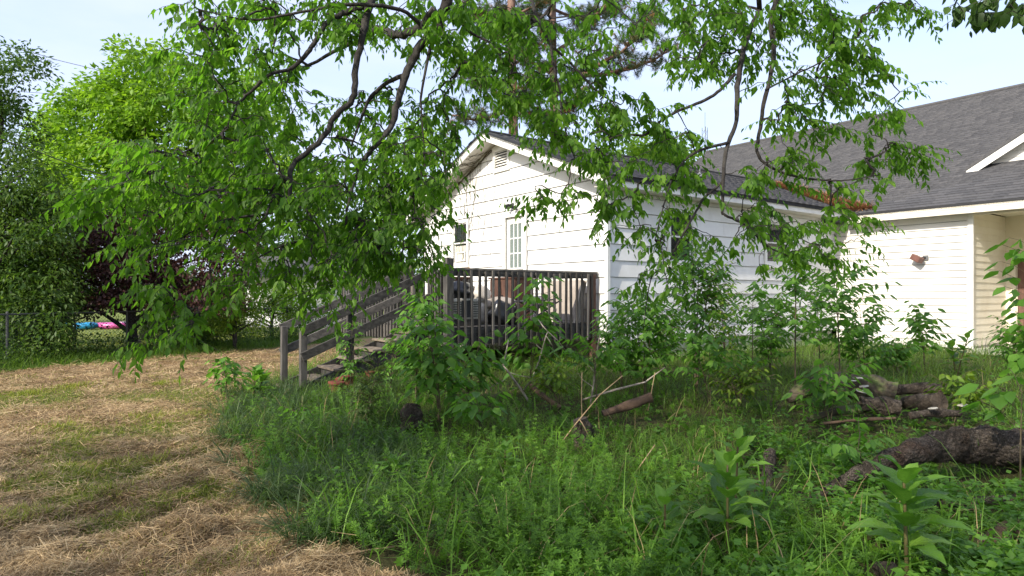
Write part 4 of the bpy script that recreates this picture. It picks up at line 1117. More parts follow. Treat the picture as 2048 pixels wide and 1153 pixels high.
def blob_px(lst, D, depth, rnd=1.0):
    """clump centres from crown outline lobes (photo x,y,rx,ry,count) at distance D"""
    out = []
    for (cx, cy_, rx, ry, n) in lst:
        for _ in range(n):
            a = random.uniform(0, 2 * math.pi); r_ = math.sqrt(random.random()); d = D + random.uniform(-1, 1) * depth * math.sqrt(max(0.05, 1 - r_ * r_))
            p = px(cx + rx * r_ * math.cos(a), cy_ + ry * r_ * math.sin(a), d)
            out.append((p.x, d, p.z))
    return np.array(out)
# bright maple
D = 24.0
c = blob_px([(200, 210, 90, 60, 40), (300, 190, 90, 70, 46), (130, 260, 60, 60, 26), (180, 330, 110, 70, 46), (320, 300, 110, 90, 60), (420, 240, 70, 80, 34), (260, 420, 130, 60, 44), (400, 390, 90, 70, 40), (120, 400, 70, 60, 24), (330, 120, 40, 30, 6), (245, 110, 22, 22, 4), (470, 330, 60, 70, 24), (540, 300, 50, 90, 22), (520, 200, 50, 60, 10), (600, 380, 60, 60, 20)], D, 2.6)
mp_ = px(290, 640, D); tree('maple_tree', (mp_.x, D, 0), 'tall bright yellow-green maple behind the fence', c, 0.66, 84, 0.20, 'leaf_maple', 'bark_grey', 0.22, (mp_.x, D, 9.2), limbsn=40)
# dark tree at the left edge
D = 16.5
c = blob_px([(10, 170, 40, 70, 14), (20, 270, 50, 80, 26), (40, 370, 70, 60, 34), (90, 440, 80, 60, 36), (30, 470, 70, 70, 40), (90, 520, 60, 50, 26), (30, 560, 70, 60, 44), (-60, 300, 60, 200, 60), (-60, 520, 80, 110, 60), (100, 600, 60, 35, 34), (20, 640, 60, 40, 40), (80, 650, 60, 34, 40), (10, 690, 70, 22, 24), (90, 690, 50, 20, 16), (40, 110, 40, 12, 3), (70, 130, 24, 14, 3)], D, 1.6)
mp_ = px(-30, 700, D); tree('elm_tree', (mp_.x, D, 0), 'dark green tree with feathery crown beside the brushy fence line', c, 0.45, 70, 0.14, 'leaf_dark', 'bark', 0.16, (mp_.x + 0.4, D, 6.8), limbsn=44, leafw=0.42)
# purple plum
D = 17.8
c = blob_px([(210, 470, 70, 40, 34), (300, 450, 90, 45, 44), (400, 430, 90, 55, 44), (170, 530, 70, 40, 40), (270, 530, 90, 45, 50), (370, 520, 80, 50, 26), (460, 470, 50, 50, 16), (450, 540, 60, 40, 16), (230, 590, 80, 20, 14), (100, 560, 40, 30, 10), (420, 590, 60, 30, 14), (180, 600, 60, 24, 16), (330, 590, 60, 24, 14)], D, 1.5)
mp_ = px(272, 690, D); tree('plum_tree', (mp_.x, D, -0.05), 'purple-leaved plum tree with dark leaning trunk behind the fence', c, 0.42, 66, 0.11, 'leaf_purple', 'bark', 0.15, (mp_.x - 0.35, D, 3.2), limbsn=40)
# yellow-green shrubs by the far fence
for (cx, cy_, D, nme, lab) in ((470, 620, 18.8, 'conifer_shrub', 'broad yellow-green shrub with layered sprays at the fence'), (545, 590, 22, 'conifer_shrub', 'tall yellow-green shrub behind the stair rail')):
    c = blob_px([(cx, cy_ - 30, 50, 45, 26), (cx - 30, cy_ + 25, 45, 25, 16), (cx + 20, cy_ + 25, 40, 25, 14)], D, 0.8)
    b_ = px(cx, 690, D); tree(nme, (b_.x, D, 0), lab, c, 0.32, 60, 0.085, 'leaf_yellow', 'bark', 0.07, (b_.x, D, 2.2), limbsn=16, flat=0.4)
# bushes closing the gap behind the fence
for (cx, cy_, D, rx, ry, nn, mt, lab) in ((40, 610, 20.5, 80, 50, 60, 'leaf_dark', 'dense dark bush behind the fence at the left'), (150, 590, 22, 70, 30, 34, 'leaf_dark', 'dark bush behind the fence above the inflatables'), (330, 630, 21, 60, 45, 44, 'leaf_dark', 'dark bush behind the fence right of the plum trunk'), (410, 640, 20, 45, 40, 30, 'leaf_yellow', 'yellow-green bush at the fence right of the plum tree'), (600, 610, 24, 60, 40, 30, 'leaf_maple', 'bright bush behind the stair rail')):
    c = blob_px([(cx, cy_, rx, ry, nn)], D, 0.9); b_ = px(cx, 690, D)
    tree('bush', (b_.x, D, 0), lab, c, 0.42, 70, 0.12, mt, 'bark', 0.05, (b_.x, D, 1.6), limbsn=14)
# trees further off, between the big ones
far_trees = [(0, 470, 34, 'leaf_dark', 'far dark tree rising behind the left fence end', [(40, 500, 90, 110, 50)]), (560, 470, 40, 'leaf_dark', 'far mid-green tree seen behind the deck stairs', [(600, 480, 110, 90, 60), (700, 500, 90, 80, 44)]), (830, 400, 36, 'leaf_maple', 'far bright tree peeping out left of the gable', [(820, 430, 70, 90, 44), (850, 300, 40, 60, 16)]), (1290, 300, 34, 'leaf_maple', 'small bright treetop showing above the wing roof', [(1290, 310, 50, 30, 26), (1360, 310, 30, 18, 10)])]
for (cx, cy_, D, mt, lab, lobes) in far_trees:
    c = blob_px(lobes, D, 3.0); b_ = px(lobes[0][0], 640, D)
    tree('broadleaf_tree', (b_.x, D, 0), lab, c, 0.95, 60, 0.3, mt, 'bark_grey', 0.2, (b_.x, D, max(3, c[:, 2].mean())), limbsn=14)

# far wood along the horizon
n0 = 520; xx = RNG.uniform(-700, 1000, n0); D_ = RNG.uniform(62, 85, n0); zz = RNG.uniform(0, 1, n0) ** 0.8 * (5.5 + 2.0 * np.sin(xx * 0.013) + 1.2 * np.sin(xx * 0.041))
c = np.stack([(xx - 1024) / FPX * D_, D_, zz], 1); P = np.repeat(c, 30, 0) + RNG.normal(0, 0.8, (n0 * 30, 3)); P[:, 2] = np.maximum(P[:, 2], 0.1); n = len(P)
l_ = RNG.uniform(0.5, 1.0, n)
o = field('far_wood', [(leaves4(P, RNG.normal(size=(n, 3)), RNG.normal(0, 0.5, (n, 3)) + [0, 0, 1], l_, l_ * 0.7), LEAF4_F, np.clip(np.repeat(RNG.normal(0.5, 0.2, n0), 30) + RNG.normal(0, 0.12, n), 0, 1))], M['leaf_dark']); tag(o, 'far line of green woods closing the horizon beyond the fence', 'woods', kind='stuff')
# pines behind the gable
def pine(base, top, r, label, branches, seed):
    t = empty('pine_tree', base, label, 'tree', 'pines behind the gabled wing')
    b0 = np.array(base); tp = np.array(top)
    pts = spline([b0 + [0, 0, -0.2], b0 * 0.7 + tp * 0.3 + [0.06, 0, 0], b0 * 0.4 + tp * 0.6 + [-0.08, 0.1, 0], tp], 6)
    MB().tube(pts, np.linspace(r, r * 0.45, len(pts)), 12).build('trunk', M['bark_pine'], t, smooth=True)
    lm = MB(); tuft = []
    for (x0, y0, x1, y1, dd, rr) in branches:
        D0 = base[1]; a = np.array(px(x0, y0, D0)[:]); e = np.array(px(x1, y1, D0 + dd)[:])
        mid = (a + e) / 2 + np.array([0, 0, -0.12 * np.linalg.norm(e - a)]) + RNG.normal(0, 0.12, 3)
        q = np.array([(1 - s) ** 2 * a + 2 * s * (1 - s) * mid + s * s * e for s in np.linspace(0, 1, 10)]) + RNG.normal(0, 0.03, (10, 3))
        lm.tube(q, np.linspace(rr, rr * 0.3, 10), 7)
        for s in range(3, 10):
            for _ in range(8):
                d = RNG.normal(size=3) * [1, 1, 0.6]; d[2] += 0.25; d /= np.linalg.norm(d)
                l_ = random.uniform(0.25, 0.8); f = q[s] + d * l_; lm.tube([q[s], (q[s] + f) / 2 + [0, 0, -0.04], f], [rr * 0.22, rr * 0.16, 0.006], 4, cap=False)
                tuft += [f, (q[s] * 0.4 + f * 0.6), f + RNG.normal(0, 0.12, 3)]
    tag(lm.build('branches', M['bark_pine'], t, smooth=True), kind='stuff')
    T = np.array(tuft); k = 34
    P = np.repeat(T, k, axis=0); n = len(P); d = norm(RNG.normal(size=(n, 3)) + [0, 0, 0.25]); P = P + d * 0.02
    tone = np.repeat(np.clip(RNG.normal(0.58, 0.28, len(T)), 0, 1), k)
    sd = norm(np.cross(d, RNG.normal(size=(n, 3)))); l_ = RNG.uniform(0.14, 0.28, n)[:, None]
    VV = np.stack([P - sd * 0.008, P + sd * 0.008, P + d * l_], axis=1)
    o = field('needles', [(VV, [(0, 1, 2)], tone)], M['needle'], t); tag(o, kind='stuff')
D = 26.0
p0 = px(1022, 560, D)
pine((p0.x, D, 0), tuple(px(1030, -420, D)), 0.26, 'pale-barked pine trunk standing just behind the gable peak', [(1020, 180, 930, 150, -1, .07), (1022, 130, 1110, 60, 1, .07), (1025, 90, 960, 40, 1, .06), (1022, 215, 905, 232, -1, .08), (1025, 30, 1120, -30, 0, .06), (1022, 200, 1085, 170, -2, .05), (1024, 60, 930, 20, -1, .06), (1026, -40, 930, -90, 1, .06), (1026, -60, 1130, -120, 1, .06)], 1)
D = 27.5
p0 = px(1105, 560, D)
pine((p0.x, D, 0), tuple(px(1112, -420, D)), 0.24, 'reddish pine with long forked limbs reaching over the wing ridge', [(1105, 195, 1185, 130, 1, .14), (1160, 150, 1345, 98, 2, .12), (1180, 135, 1300, 60, -1, .10), (1250, 92, 1310, 30, 0, .09), (1105, 230, 1170, 190, 0, .09), (1105, 110, 1200, 20, 0, .10), (1190, 30, 1260, -40, 0, .08), (1106, 150, 1040, 100, 1, .07), (1108, 60, 1010, 10, 1, .07), (1105, 245, 1060, 230, -1, .05), (1108, 20, 1230, 30, 2, .07), (1110, -60, 1230, -110, 1, .07)], 2)
# ivy and dead needles caught round the pine feet
from mathutils import noise as mnoise
# ------------------------------------------------------------------ ground cover
M['straw'] = leaf_mat('mown dry hay', [(0.0, (0.09, 0.055, 0.03)), (0.35, (0.30, 0.20, 0.10)), (0.7, (0.50, 0.36, 0.19)), (1.0, (0.66, 0.51, 0.30))], 0.15, (1.1, 1.1, 1.0), 0.7, 0.25)
M['grass_lawn'] = leaf_mat('lawn grass blade', [(0.0, (0.07, 0.10, 0.015)), (0.5, (0.18, 0.225, 0.03)), (1.0, (0.31, 0.32, 0.055))], 0.4, (1.4, 1.5, 0.8), 0.55, 0.25)
M['grass_tall'] = leaf_mat('tall blue-green grass', [(0.0, (0.035, 0.065, 0.022)), (0.5, (0.08, 0.13, 0.042)), (0.9, (0.14, 0.20, 0.065)), (1.0, (0.32, 0.26, 0.13))], 0.4, (1.4, 1.6, 1.0), 0.45, 0.3)
M['grass_yard'] = leaf_mat('yard grass blade', [(0.0, (0.045, 0.09, 0.016)), (0.5, (0.11, 0.195, 0.028)), (0.94, (0.19, 0.29, 0.048)), (1.0, (0.30, 0.24, 0.11))], 0.42, (1.5, 1.6, 0.8), 0.5, 0.3)
M['bedstraw'] = leaf_mat('bedstraw leaf', [(0.0, (0.048, 0.11, 0.014)), (0.5, (0.115, 0.24, 0.026)), (1.0, (0.20, 0.36, 0.046))], 0.42, (1.5, 1.6, 0.8), 0.5, 0.25)

def lawn_z(x, y):
    lp_ = (np.sin(x * 7.1 + 2 * np.sin(y * 2.3)) * np.sin(y * 6.3 + 1.7 * np.sin(x * 3.1)) + 0.6 * np.sin(x * 15 + y * 9) * np.sin(y * 13 - x * 4))
    return hz(x, y) + np.where(y < 10, 0.034 * lp_ * ss(10, 5, y), 0.0)

def scatter(n, y0, y1, p=2.0, xl=None, xr=None):
    u = RNG.uniform(0, 1, n)
    if p == 2.0: y = 1 / (1 / y0 + u * (1 / y1 - 1 / y0))
    else: y = np.exp(np.log(y0) + u * (np.log(y1) - np.log(y0)))
    l_ = -0.92 * y - 0.6 if xl is None else xl(y); r_ = 0.92 * y + 0.6 if xr is None else xr(y)
    return l_ + (r_ - l_) * RNG.uniform(0, 1, n), y

def under_house(x, y):
    u = (x - C0.x) * U2.x + (y - C0.y) * U2.y; v = (x - C0.x) * V2.x + (y - C0.y) * V2.y
    return ((u > -0.05) & (v < 0.02)) | ((u > SU) & (v < MV1)) 
def patchy(x, y, a=1.3, b=0.0):
    return 0.5 * np.sin(x * a + 1.3 * np.sin(y * a * 0.8 + b)) + 0.5 * np.sin(y * a * 1.1 - 0.9 * np.sin(x * a * 1.4 + 1.1 + b)) + 0.35 * np.sin(x * a * 2.7 + y * a * 1.9 + b)

LOG_ROWS = [[(1618, 1012, 5.0), (1790, 928, 5.25), (1870, 892, 5.45), (2060, 895, 5.85), (2200, 905, 6.1)], [(1860, 1006, 4.85), (2060, 992, 4.95)], [(1575, 800, 8.1), (1790, 792, 7.8)], [(1720, 800, 7.4), (1800, 812, 7.3)],
            [(1812, 806, 8.0), (1880, 806, 7.45)], [(1615, 840, 7.3), (1740, 820, 7.5)], [(1640, 845, 7.0), (1920, 828, 7.2)], [(1062, 772, 8.5), (1122, 818, 8.1)], [(1205, 828, 7.5), (1302, 795, 7.6)], [(1160, 838, 6.7), (1162, 895, 6.6)], [(822, 835, 7.25), (826, 850, 7.0)], [(1960, 1110, 4.2), (2080, 1075, 4.4)], [(1540, 905, 6.0), (1530, 1010, 5.2)], [(1770, 1150, 3.75), (1772, 1155, 3.7)]]
def log_gap(x, y):
    """distance to the nearest piece of lying wood"""
    d = np.full(len(x), 9.0); P = np.stack([x, y], 1)
    for rows in LOG_ROWS:
        pts = [np.array(px(*r)[:2]) for r in rows]
        for a, b_ in zip(pts[:-1], pts[1:]):
            t = np.clip(((P - a) @ (b_ - a)) / max(1e-6, (b_ - a) @ (b_ - a)), 0, 1)
            d = np.minimum(d, np.linalg.norm(P - a - t[:, None] * (b_ - a), axis=1))
    return d

# dry hay lying on the lawn
x, y = scatter(270000, 2.9, 19, 2.0, xr=lambda y: np.interp(y, _by, _bx) + 0.4)
k = (weed_s(x, y) < 0.18) & (fence_s(x, y) < 0.15) & ~under_house(x, y)
gp = 0.55 * patchy(x, y, 2.4, 0.4) + 1.1 * gpatch(x, y) + RNG.normal(0, 0.35, len(x))
k &= (gp < 0.6) | (RNG.uniform(0, 1, len(x)) < 0.15)
x, y = x[k], y[k]; n = len(x)
clump = np.clip(patchy(x, y, 4.5, 2.0), 0, 1)
z = lawn_z(x, y) + 0.006 + RNG.exponential(0.010, n) * (0.6 + 2.4 * clump)
th = RNG.uniform(0, 2 * math.pi, n)
ax = np.stack([np.cos(th), np.sin(th), RNG.normal(0, 0.28, n)], 1); ax = norm(ax)
sd = norm(np.cross(ax, RNG.normal(0, 0.4, (n, 3)) + [0, 0, 1.0]))
l_ = (RNG.uniform(0.02, 0.085, n) * (0.75 + 0.06 * y))[:, None]; w_ = (RNG.uniform(0.0008, 0.0021, n) * (0.55 + 0.16 * y))[:, None]
P = np.stack([x, y, z], 1); bend = RNG.normal(0, 0.12, (n, 1)) * l_
mid = P + np.cross(ax, [0, 0, 1.0]) * bend + np.array([0, 0, 1.0]) * np.abs(RNG.normal(0, 0.006, (n, 1)))
VV = np.stack([P - ax * l_ - sd * w_, P - ax * l_ + sd * w_, mid + ax * l_ + sd * w_ * .6, mid + ax * l_ - sd * w_ * .6], 1)
o = field('mown_hay', [(VV, [(0, 1, 2, 3)], np.clip(RNG.normal(0.50, 0.22, n) + 0.14 * patchy(x, y, 3.3, 1), 0, 1))], M['straw'])
tag(o, 'loose dry tan hay scattered over the mown lawn', 'hay', kind='stuff')

# green stubble and tufts of the lawn
x, y = scatter(150000, 2.9, 19, 2.0, xr=lambda y: np.interp(y, _by, _bx) + 0.4)
gp = 0.55 * patchy(x, y, 2.4, 0.4) + 1.3 * gpatch(x, y) + 0.45 * patchy(x, y, 5.2, 1.0) + RNG.normal(0, 0.3, len(x))
k = (weed_s(x, y) < 0.1) & (fence_s(x, y) < 0) & ~under_house(x, y) & (gp > 0.5 - 0.25 * ss(4.5, 6.0, y) * ss(12, 9, y))
x, y = x[k], y[k]; n = len(x)
tf = []
for (tx, ty) in ((265, 1095), (290, 838), (380, 835), (120, 862), (55, 1040), (460, 1130), (390, 985), (200, 995), (160, 945), (300, 930), (20, 1050), (60, 790), (150, 775), (330, 770), (480, 985), (250, 1030)):
    d = 1.6 * FPX / (ty - HY); c_ = px(tx, ty, d); m_ = 420
    tf.append(np.stack([RNG.normal(c_.x, 0.14, m_), RNG.normal(c_.y, 0.07 + 0.012 * d, m_)], 1))
tf = np.concatenate(tf); nt0 = len(x); x = np.concatenate([x, tf[:, 0]]); y = np.concatenate([y, tf[:, 1]]); n = len(x)
ist = np.arange(n) >= nt0
d = np.stack([RNG.normal(0, 0.5, n), RNG.normal(0, 0.5, n), np.ones(n)], 1)
o = field('lawn_grass', [(blades(np.stack([x, y, lawn_z(x, y) - 0.005], 1), d, RNG.uniform(0.03, 0.075, n) * (0.9 + 0.03 * y) * np.where(ist, 1.55, 1.0), RNG.uniform(0.003, 0.006, n) * (0.6 + 0.12 * y), RNG.uniform(0.2, 1.2, n)), BLADE_F, np.clip(RNG.normal(0.5, 0.25, n) + 0.25 * ist, 0, 1))], M['grass_lawn'])
tag(o, 'short yellow-green grass tufts between the hay', 'grass', kind='stuff')

# tall blue-green grass at the lawn edge by the stairs
def band(n, y0, y1, w0, w1):
    y = RNG.uniform(y0, y1, n); x = np.interp(y, _by, _bx) + RNG.uniform(0, 1, n) ** 1.3 * (w0 + (w1 - w0) * (y - y0) / (y1 - y0)) - 0.05 + 0.1 * np.sin(y * 6)
    return x, y
x, y = band(21000, 4.1, 10.2, 1.3, 3.0); n = len(x)
k = patchy(x, y, 3.5, 0.7) + RNG.normal(0, 0.35, n) > -0.2 + 0.5 * (weed_s(x, y) < 0.35); x, y = x[k], y[k]; n = len(x)
lean = np.stack([RNG.normal(-0.25, 0.6, n) + 0.5 * np.sin(y * 4 + x * 3), RNG.normal(-0.25, 0.55, n), np.ones(n)], 1)
o = field('tall_grass', [(blades(np.stack([x, y, hz(x, y) - 0.01], 1), lean, RNG.uniform(0.16, 0.56, n), RNG.uniform(0.005, 0.0105, n), RNG.uniform(0.3, 2.0, n)), BLADE_F, np.clip(RNG.normal(0.45, 0.22, n), 0, 1))], M['grass_tall'])
tag(o, 'tall arching blue-green grass along the edge of the mown lawn', 'grass', kind='stuff')

# grass of the overgrown yard up to the house
x, y = scatter(115000, 4.2, 17, 1.0)
k = (weed_s(x, y) > 0.1) & ~under_house(x, y); x, y = x[k], y[k]; n = len(x)
lg_ = log_gap(x, y); k = RNG.uniform(0, 1, n) < ss(0.02, 0.2, lg_); x, y = x[k], y[k]; n = len(x)
k = RNG.uniform(0, 1, n) < 0.45 + 0.5 * (patchy(x, y, 1.8, 3) > -0.1); x, y = x[k], y[k]; n = len(x)
lean = np.stack([RNG.normal(0, 0.5, n), RNG.normal(0, 0.5, n), np.ones(n)], 1)
hgt = (0.35 + 0.65 * ss(0.15, 0.8, log_gap(x, y))) * RNG.uniform(0.14, 0.36, n) * (1 + 0.75 * ss(8, 12, y))
o = field('yard_grass', [(blades(np.stack([x, y, hz(x, y) - 0.01], 1), lean, hgt, RNG.uniform(0.004, 0.007, n) * (0.7 + 0.05 * y), RNG.uniform(0.3, 1.5, n)), BLADE_F, np.clip(RNG.normal(0.5, 0.22, n) + 0.12 * patchy(x, y, 1.1), 0, 1))], M['grass_yard'])
tag(o, 'unmown green grass covering the yard up to the house wall', 'grass', kind='stuff')

# a few long arching blades near by
x, y = scatter(2600, 3.3, 11, 2.0); k = weed_s(x, y) > 0.2; x, y = x[k], y[k]; n = len(x)
lean = np.stack([RNG.normal(0, 0.45, n), RNG.normal(0, 0.45, n), np.ones(n)], 1)
long_b = (blades(np.stack([x, y, hz(x, y)], 1), lean, RNG.uniform(0.3, 0.7, n), RNG.uniform(0.004, 0.013, n), RNG.uniform(0.3, 2.2, n)), BLADE_F, RNG.uniform(0.3, 0.9, n))
# bedstraw: leaning square stems with whorls of narrow leaves
x, y = scatter(10500, 3.1, 9.0, 2.0); k = weed_s(x, y) > 0.12 + 0.25 * (y < 5); x, y = x[k], y[k]
k = patchy(x, y, 2.1, 5) + RNG.normal(0, 0.5, len(x)) > -0.75; x, y = x[k], y[k]; n = len(x)
lg_ = log_gap(x, y); k = RNG.uniform(0, 1, n) < ss(0.02, 0.25, lg_); x, y = x[k], y[k]; n = len(x); lg_ = lg_[k]
base = np.stack([x, y, hz(x, y)], 1)
dirn = norm(np.stack([RNG.normal(0, 0.55, n), RNG.normal(0, 0.55, n), np.ones(n)], 1)); L_ = RNG.uniform(0.18, 0.42, n) * (1 + 0.35 * patchy(x, y, 2.9, 4.4)) * (0.55 + 0.45 * ss(0.1, 0.6, lg_)) * (1 - 0.5 * ss(0.2, 1.6, x - 0.1 * (y - 4)))
tone = np.clip(RNG.normal(0.45, 0.18, n) + 0.15 * patchy(x, y, 1.4), 0, 1)
parts = [(blades(base, dirn, L_, np.full(n, 0.0035), RNG.uniform(0.1, 0.7, n)), BLADE_F, tone), long_b]
for wv in range(7):
    f = 0.22 + 0.78 * (wv + RNG.uniform(-0.3, 0.3, n)) / 6.5
    c = base + dirn * (L_ * f)[:, None] + np.array([0, 0, -0.03]) * (f ** 2)[:, None]
    th0 = RNG.uniform(0, 6.28, n)
    a1 = norm(np.cross(dirn, [0.3, 0.9, 0.1])); a2 = np.cross(dirn, a1)
    for q in range(6):
        th = th0 + q * 1.047 + RNG.normal(0, 0.15, n)
        ax = a1 * np.cos(th)[:, None] + a2 * np.sin(th)[:, None] + dirn * 0.35
        ll = RNG.uniform(0.022, 0.044, n) * (1.1 - 0.3 * f); ax = norm(ax); sd = norm(np.cross(ax, dirn))
        w = (ll * 0.17)[:, None]
        parts.append((np.stack([c, c + ax * (ll * 0.6)[:, None] + sd * w, c + ax * ll[:, None], c + ax * (ll * 0.6)[:, None] - sd * w], 1), [(0, 1, 2, 3)], np.clip(tone + RNG.normal(0, 0.1, n), 0, 1)))
o = field('bedstraw', parts, M['bedstraw']); tag(o, 'dense bright green bedstraw weeds carpeting the near yard', 'weeds', kind='stuff')
# dead stems of last year standing in the weeds
x, y = scatter(900, 3.3, 12, 2.0); k = weed_s(x, y) > 0.1; x, y = x[k], y[k]; k = ~under_house(x, y) & (patchy(x, y, 1.7, 2) > 0.1); x, y = x[k], y[k]; n = len(x)
lean = np.stack([RNG.normal(0, 0.6, n), RNG.normal(0, 0.6, n), np.ones(n)], 1)
o = field('dead_stems', [(blades(np.stack([x, y, hz(x, y)], 1), lean, RNG.uniform(0.25, 0.6, n), RNG.uniform(0.003, 0.007, n), RNG.uniform(0.0, 0.7, n)), BLADE_F, RNG.uniform(0.2, 0.8, n))], M['straw']); tag(o, 'thin tan dead stems standing among the weeds', 'stems', kind='stuff')
# small broad weeds between
x, y = scatter(6000, 3.1, 12, 2.0); k = weed_s(x, y) > 0.2; x, y = x[k], y[k]; k = ~under_house(x, y) & (patchy(x, y, 2.6, 8) > -0.2) & (RNG.uniform(0, 1, len(x)) < 0.16 + 0.75 * ss(0.9, 1.9, x - 0.12 * (y - 4)) * ss(9, 6, y)); x, y = x[k], y[k]
n0 = len(x); rep = 9
c = np.repeat(np.stack([x, y, hz(x, y) + RNG.uniform(0.04, 0.22, n0)], 1), rep, 0); n = len(c)
c = c + RNG.normal(0, 0.05, (n, 3)) * [1, 1, 0.6]
ax = RNG.normal(size=(n, 3)) * [1, 1, 0.3]; nm = RNG.normal(0, 0.3, (n, 3)) + [0, 0, 1]
l_ = RNG.uniform(0.03, 0.075, n)
o = field('broadleaf_weeds', [(leaves4(c, ax, nm, l_, l_ * 0.7), LEAF4_F, RNG.uniform(0.1, 0.9, n))], M['leaf_sapling']); tag(o, 'low broad-leaved weeds among the bedstraw', 'weeds', kind='stuff')
# verge along the fence
n = 24000; t_ = RNG.uniform(-6, 16, n); s_ = RNG.uniform(-0.25, 2.1, n) + 0.12 * np.sin(t_ * 3)
x = FO[0] + FT[0] * t_ + FN[0] * s_; y = FO[1] + FT[1] * t_ + FN[1] * s_
k = ~under_house(x, y); x, y, s_ = x[k], y[k], s_[k]; n = len(x)
lean = np.stack([RNG.normal(0, 0.5, n), RNG.normal(0, 0.5, n), np.ones(n)], 1)
o = field('verge_grass', [(blades(np.stack([x, y, hz(x, y) - 0.01], 1), lean, RNG.uniform(0.12, 0.45, n) * ss(-0.4, 0.6, s_) + 0.08, RNG.uniform(0.008, 0.014, n), RNG.uniform(0.3, 1.3, n)), BLADE_F, np.clip(RNG.normal(0.42, 0.2, n), 0, 1))], M['grass_yard'])
tag(o, 'dark unmown grass verge along the chain-link fence', 'grass', kind='stuff')
n0 = 420; t_ = RNG.uniform(-6, 16, n0); s_ = RNG.uniform(0.7, 2.2, n0)
c = np.repeat(np.stack([FO[0] + FT[0] * t_ + FN[0] * s_, FO[1] + FT[1] * t_ + FN[1] * s_, RNG.uniform(0.1, 0.75, n0) * RNG.uniform(0.3, 1, n0)], 1), 40, 0)
n = len(c); c = c + RNG.normal(0, 0.16, (n, 3)); c[:, 2] = np.maximum(c[:, 2], 0.02)
ax = RNG.normal(size=(n, 3)); nm = RNG.normal(0, 0.4, (n, 3)) + [0, 0, 1]; l_ = RNG.uniform(0.05, 0.1, n)
o = field('hedge_undergrowth', [(leaves4(c, ax, nm, l_, l_ * 0.6), LEAF4_F, RNG.uniform(0, 0.9, n))], M['leaf_dark']); tag(o, 'low dark leafy undergrowth growing through the chain-link fence', 'undergrowth', kind='stuff')
# far meadow grass beyond the fence
n = 15000; t_ = RNG.uniform(-8, 26, n); s_ = 2.0 + RNG.exponential(6, n)
x = FO[0] + FT[0] * t_ + FN[0] * s_; y = FO[1] + FT[1] * t_ + FN[1] * s_
k = ~under_house(x, y); x, y = x[k], y[k]; n = len(x)
lean = np.stack([RNG.normal(0, 0.4, n), RNG.normal(0, 0.4, n), np.ones(n)], 1)
o = field('meadow_grass', [(blades(np.stack([x, y, hz(x, y)], 1), lean, RNG.uniform(0.06, 0.16, n), RNG.uniform(0.015, 0.03, n), RNG.uniform(0.3, 1.2, n)), BLADE_F, np.clip(RNG.normal(0.75, 0.15, n), 0, 1))], M['grass_lawn'])
tag(o, 'sunlit yellow-green grass beyond the fence', 'grass', kind='stuff')

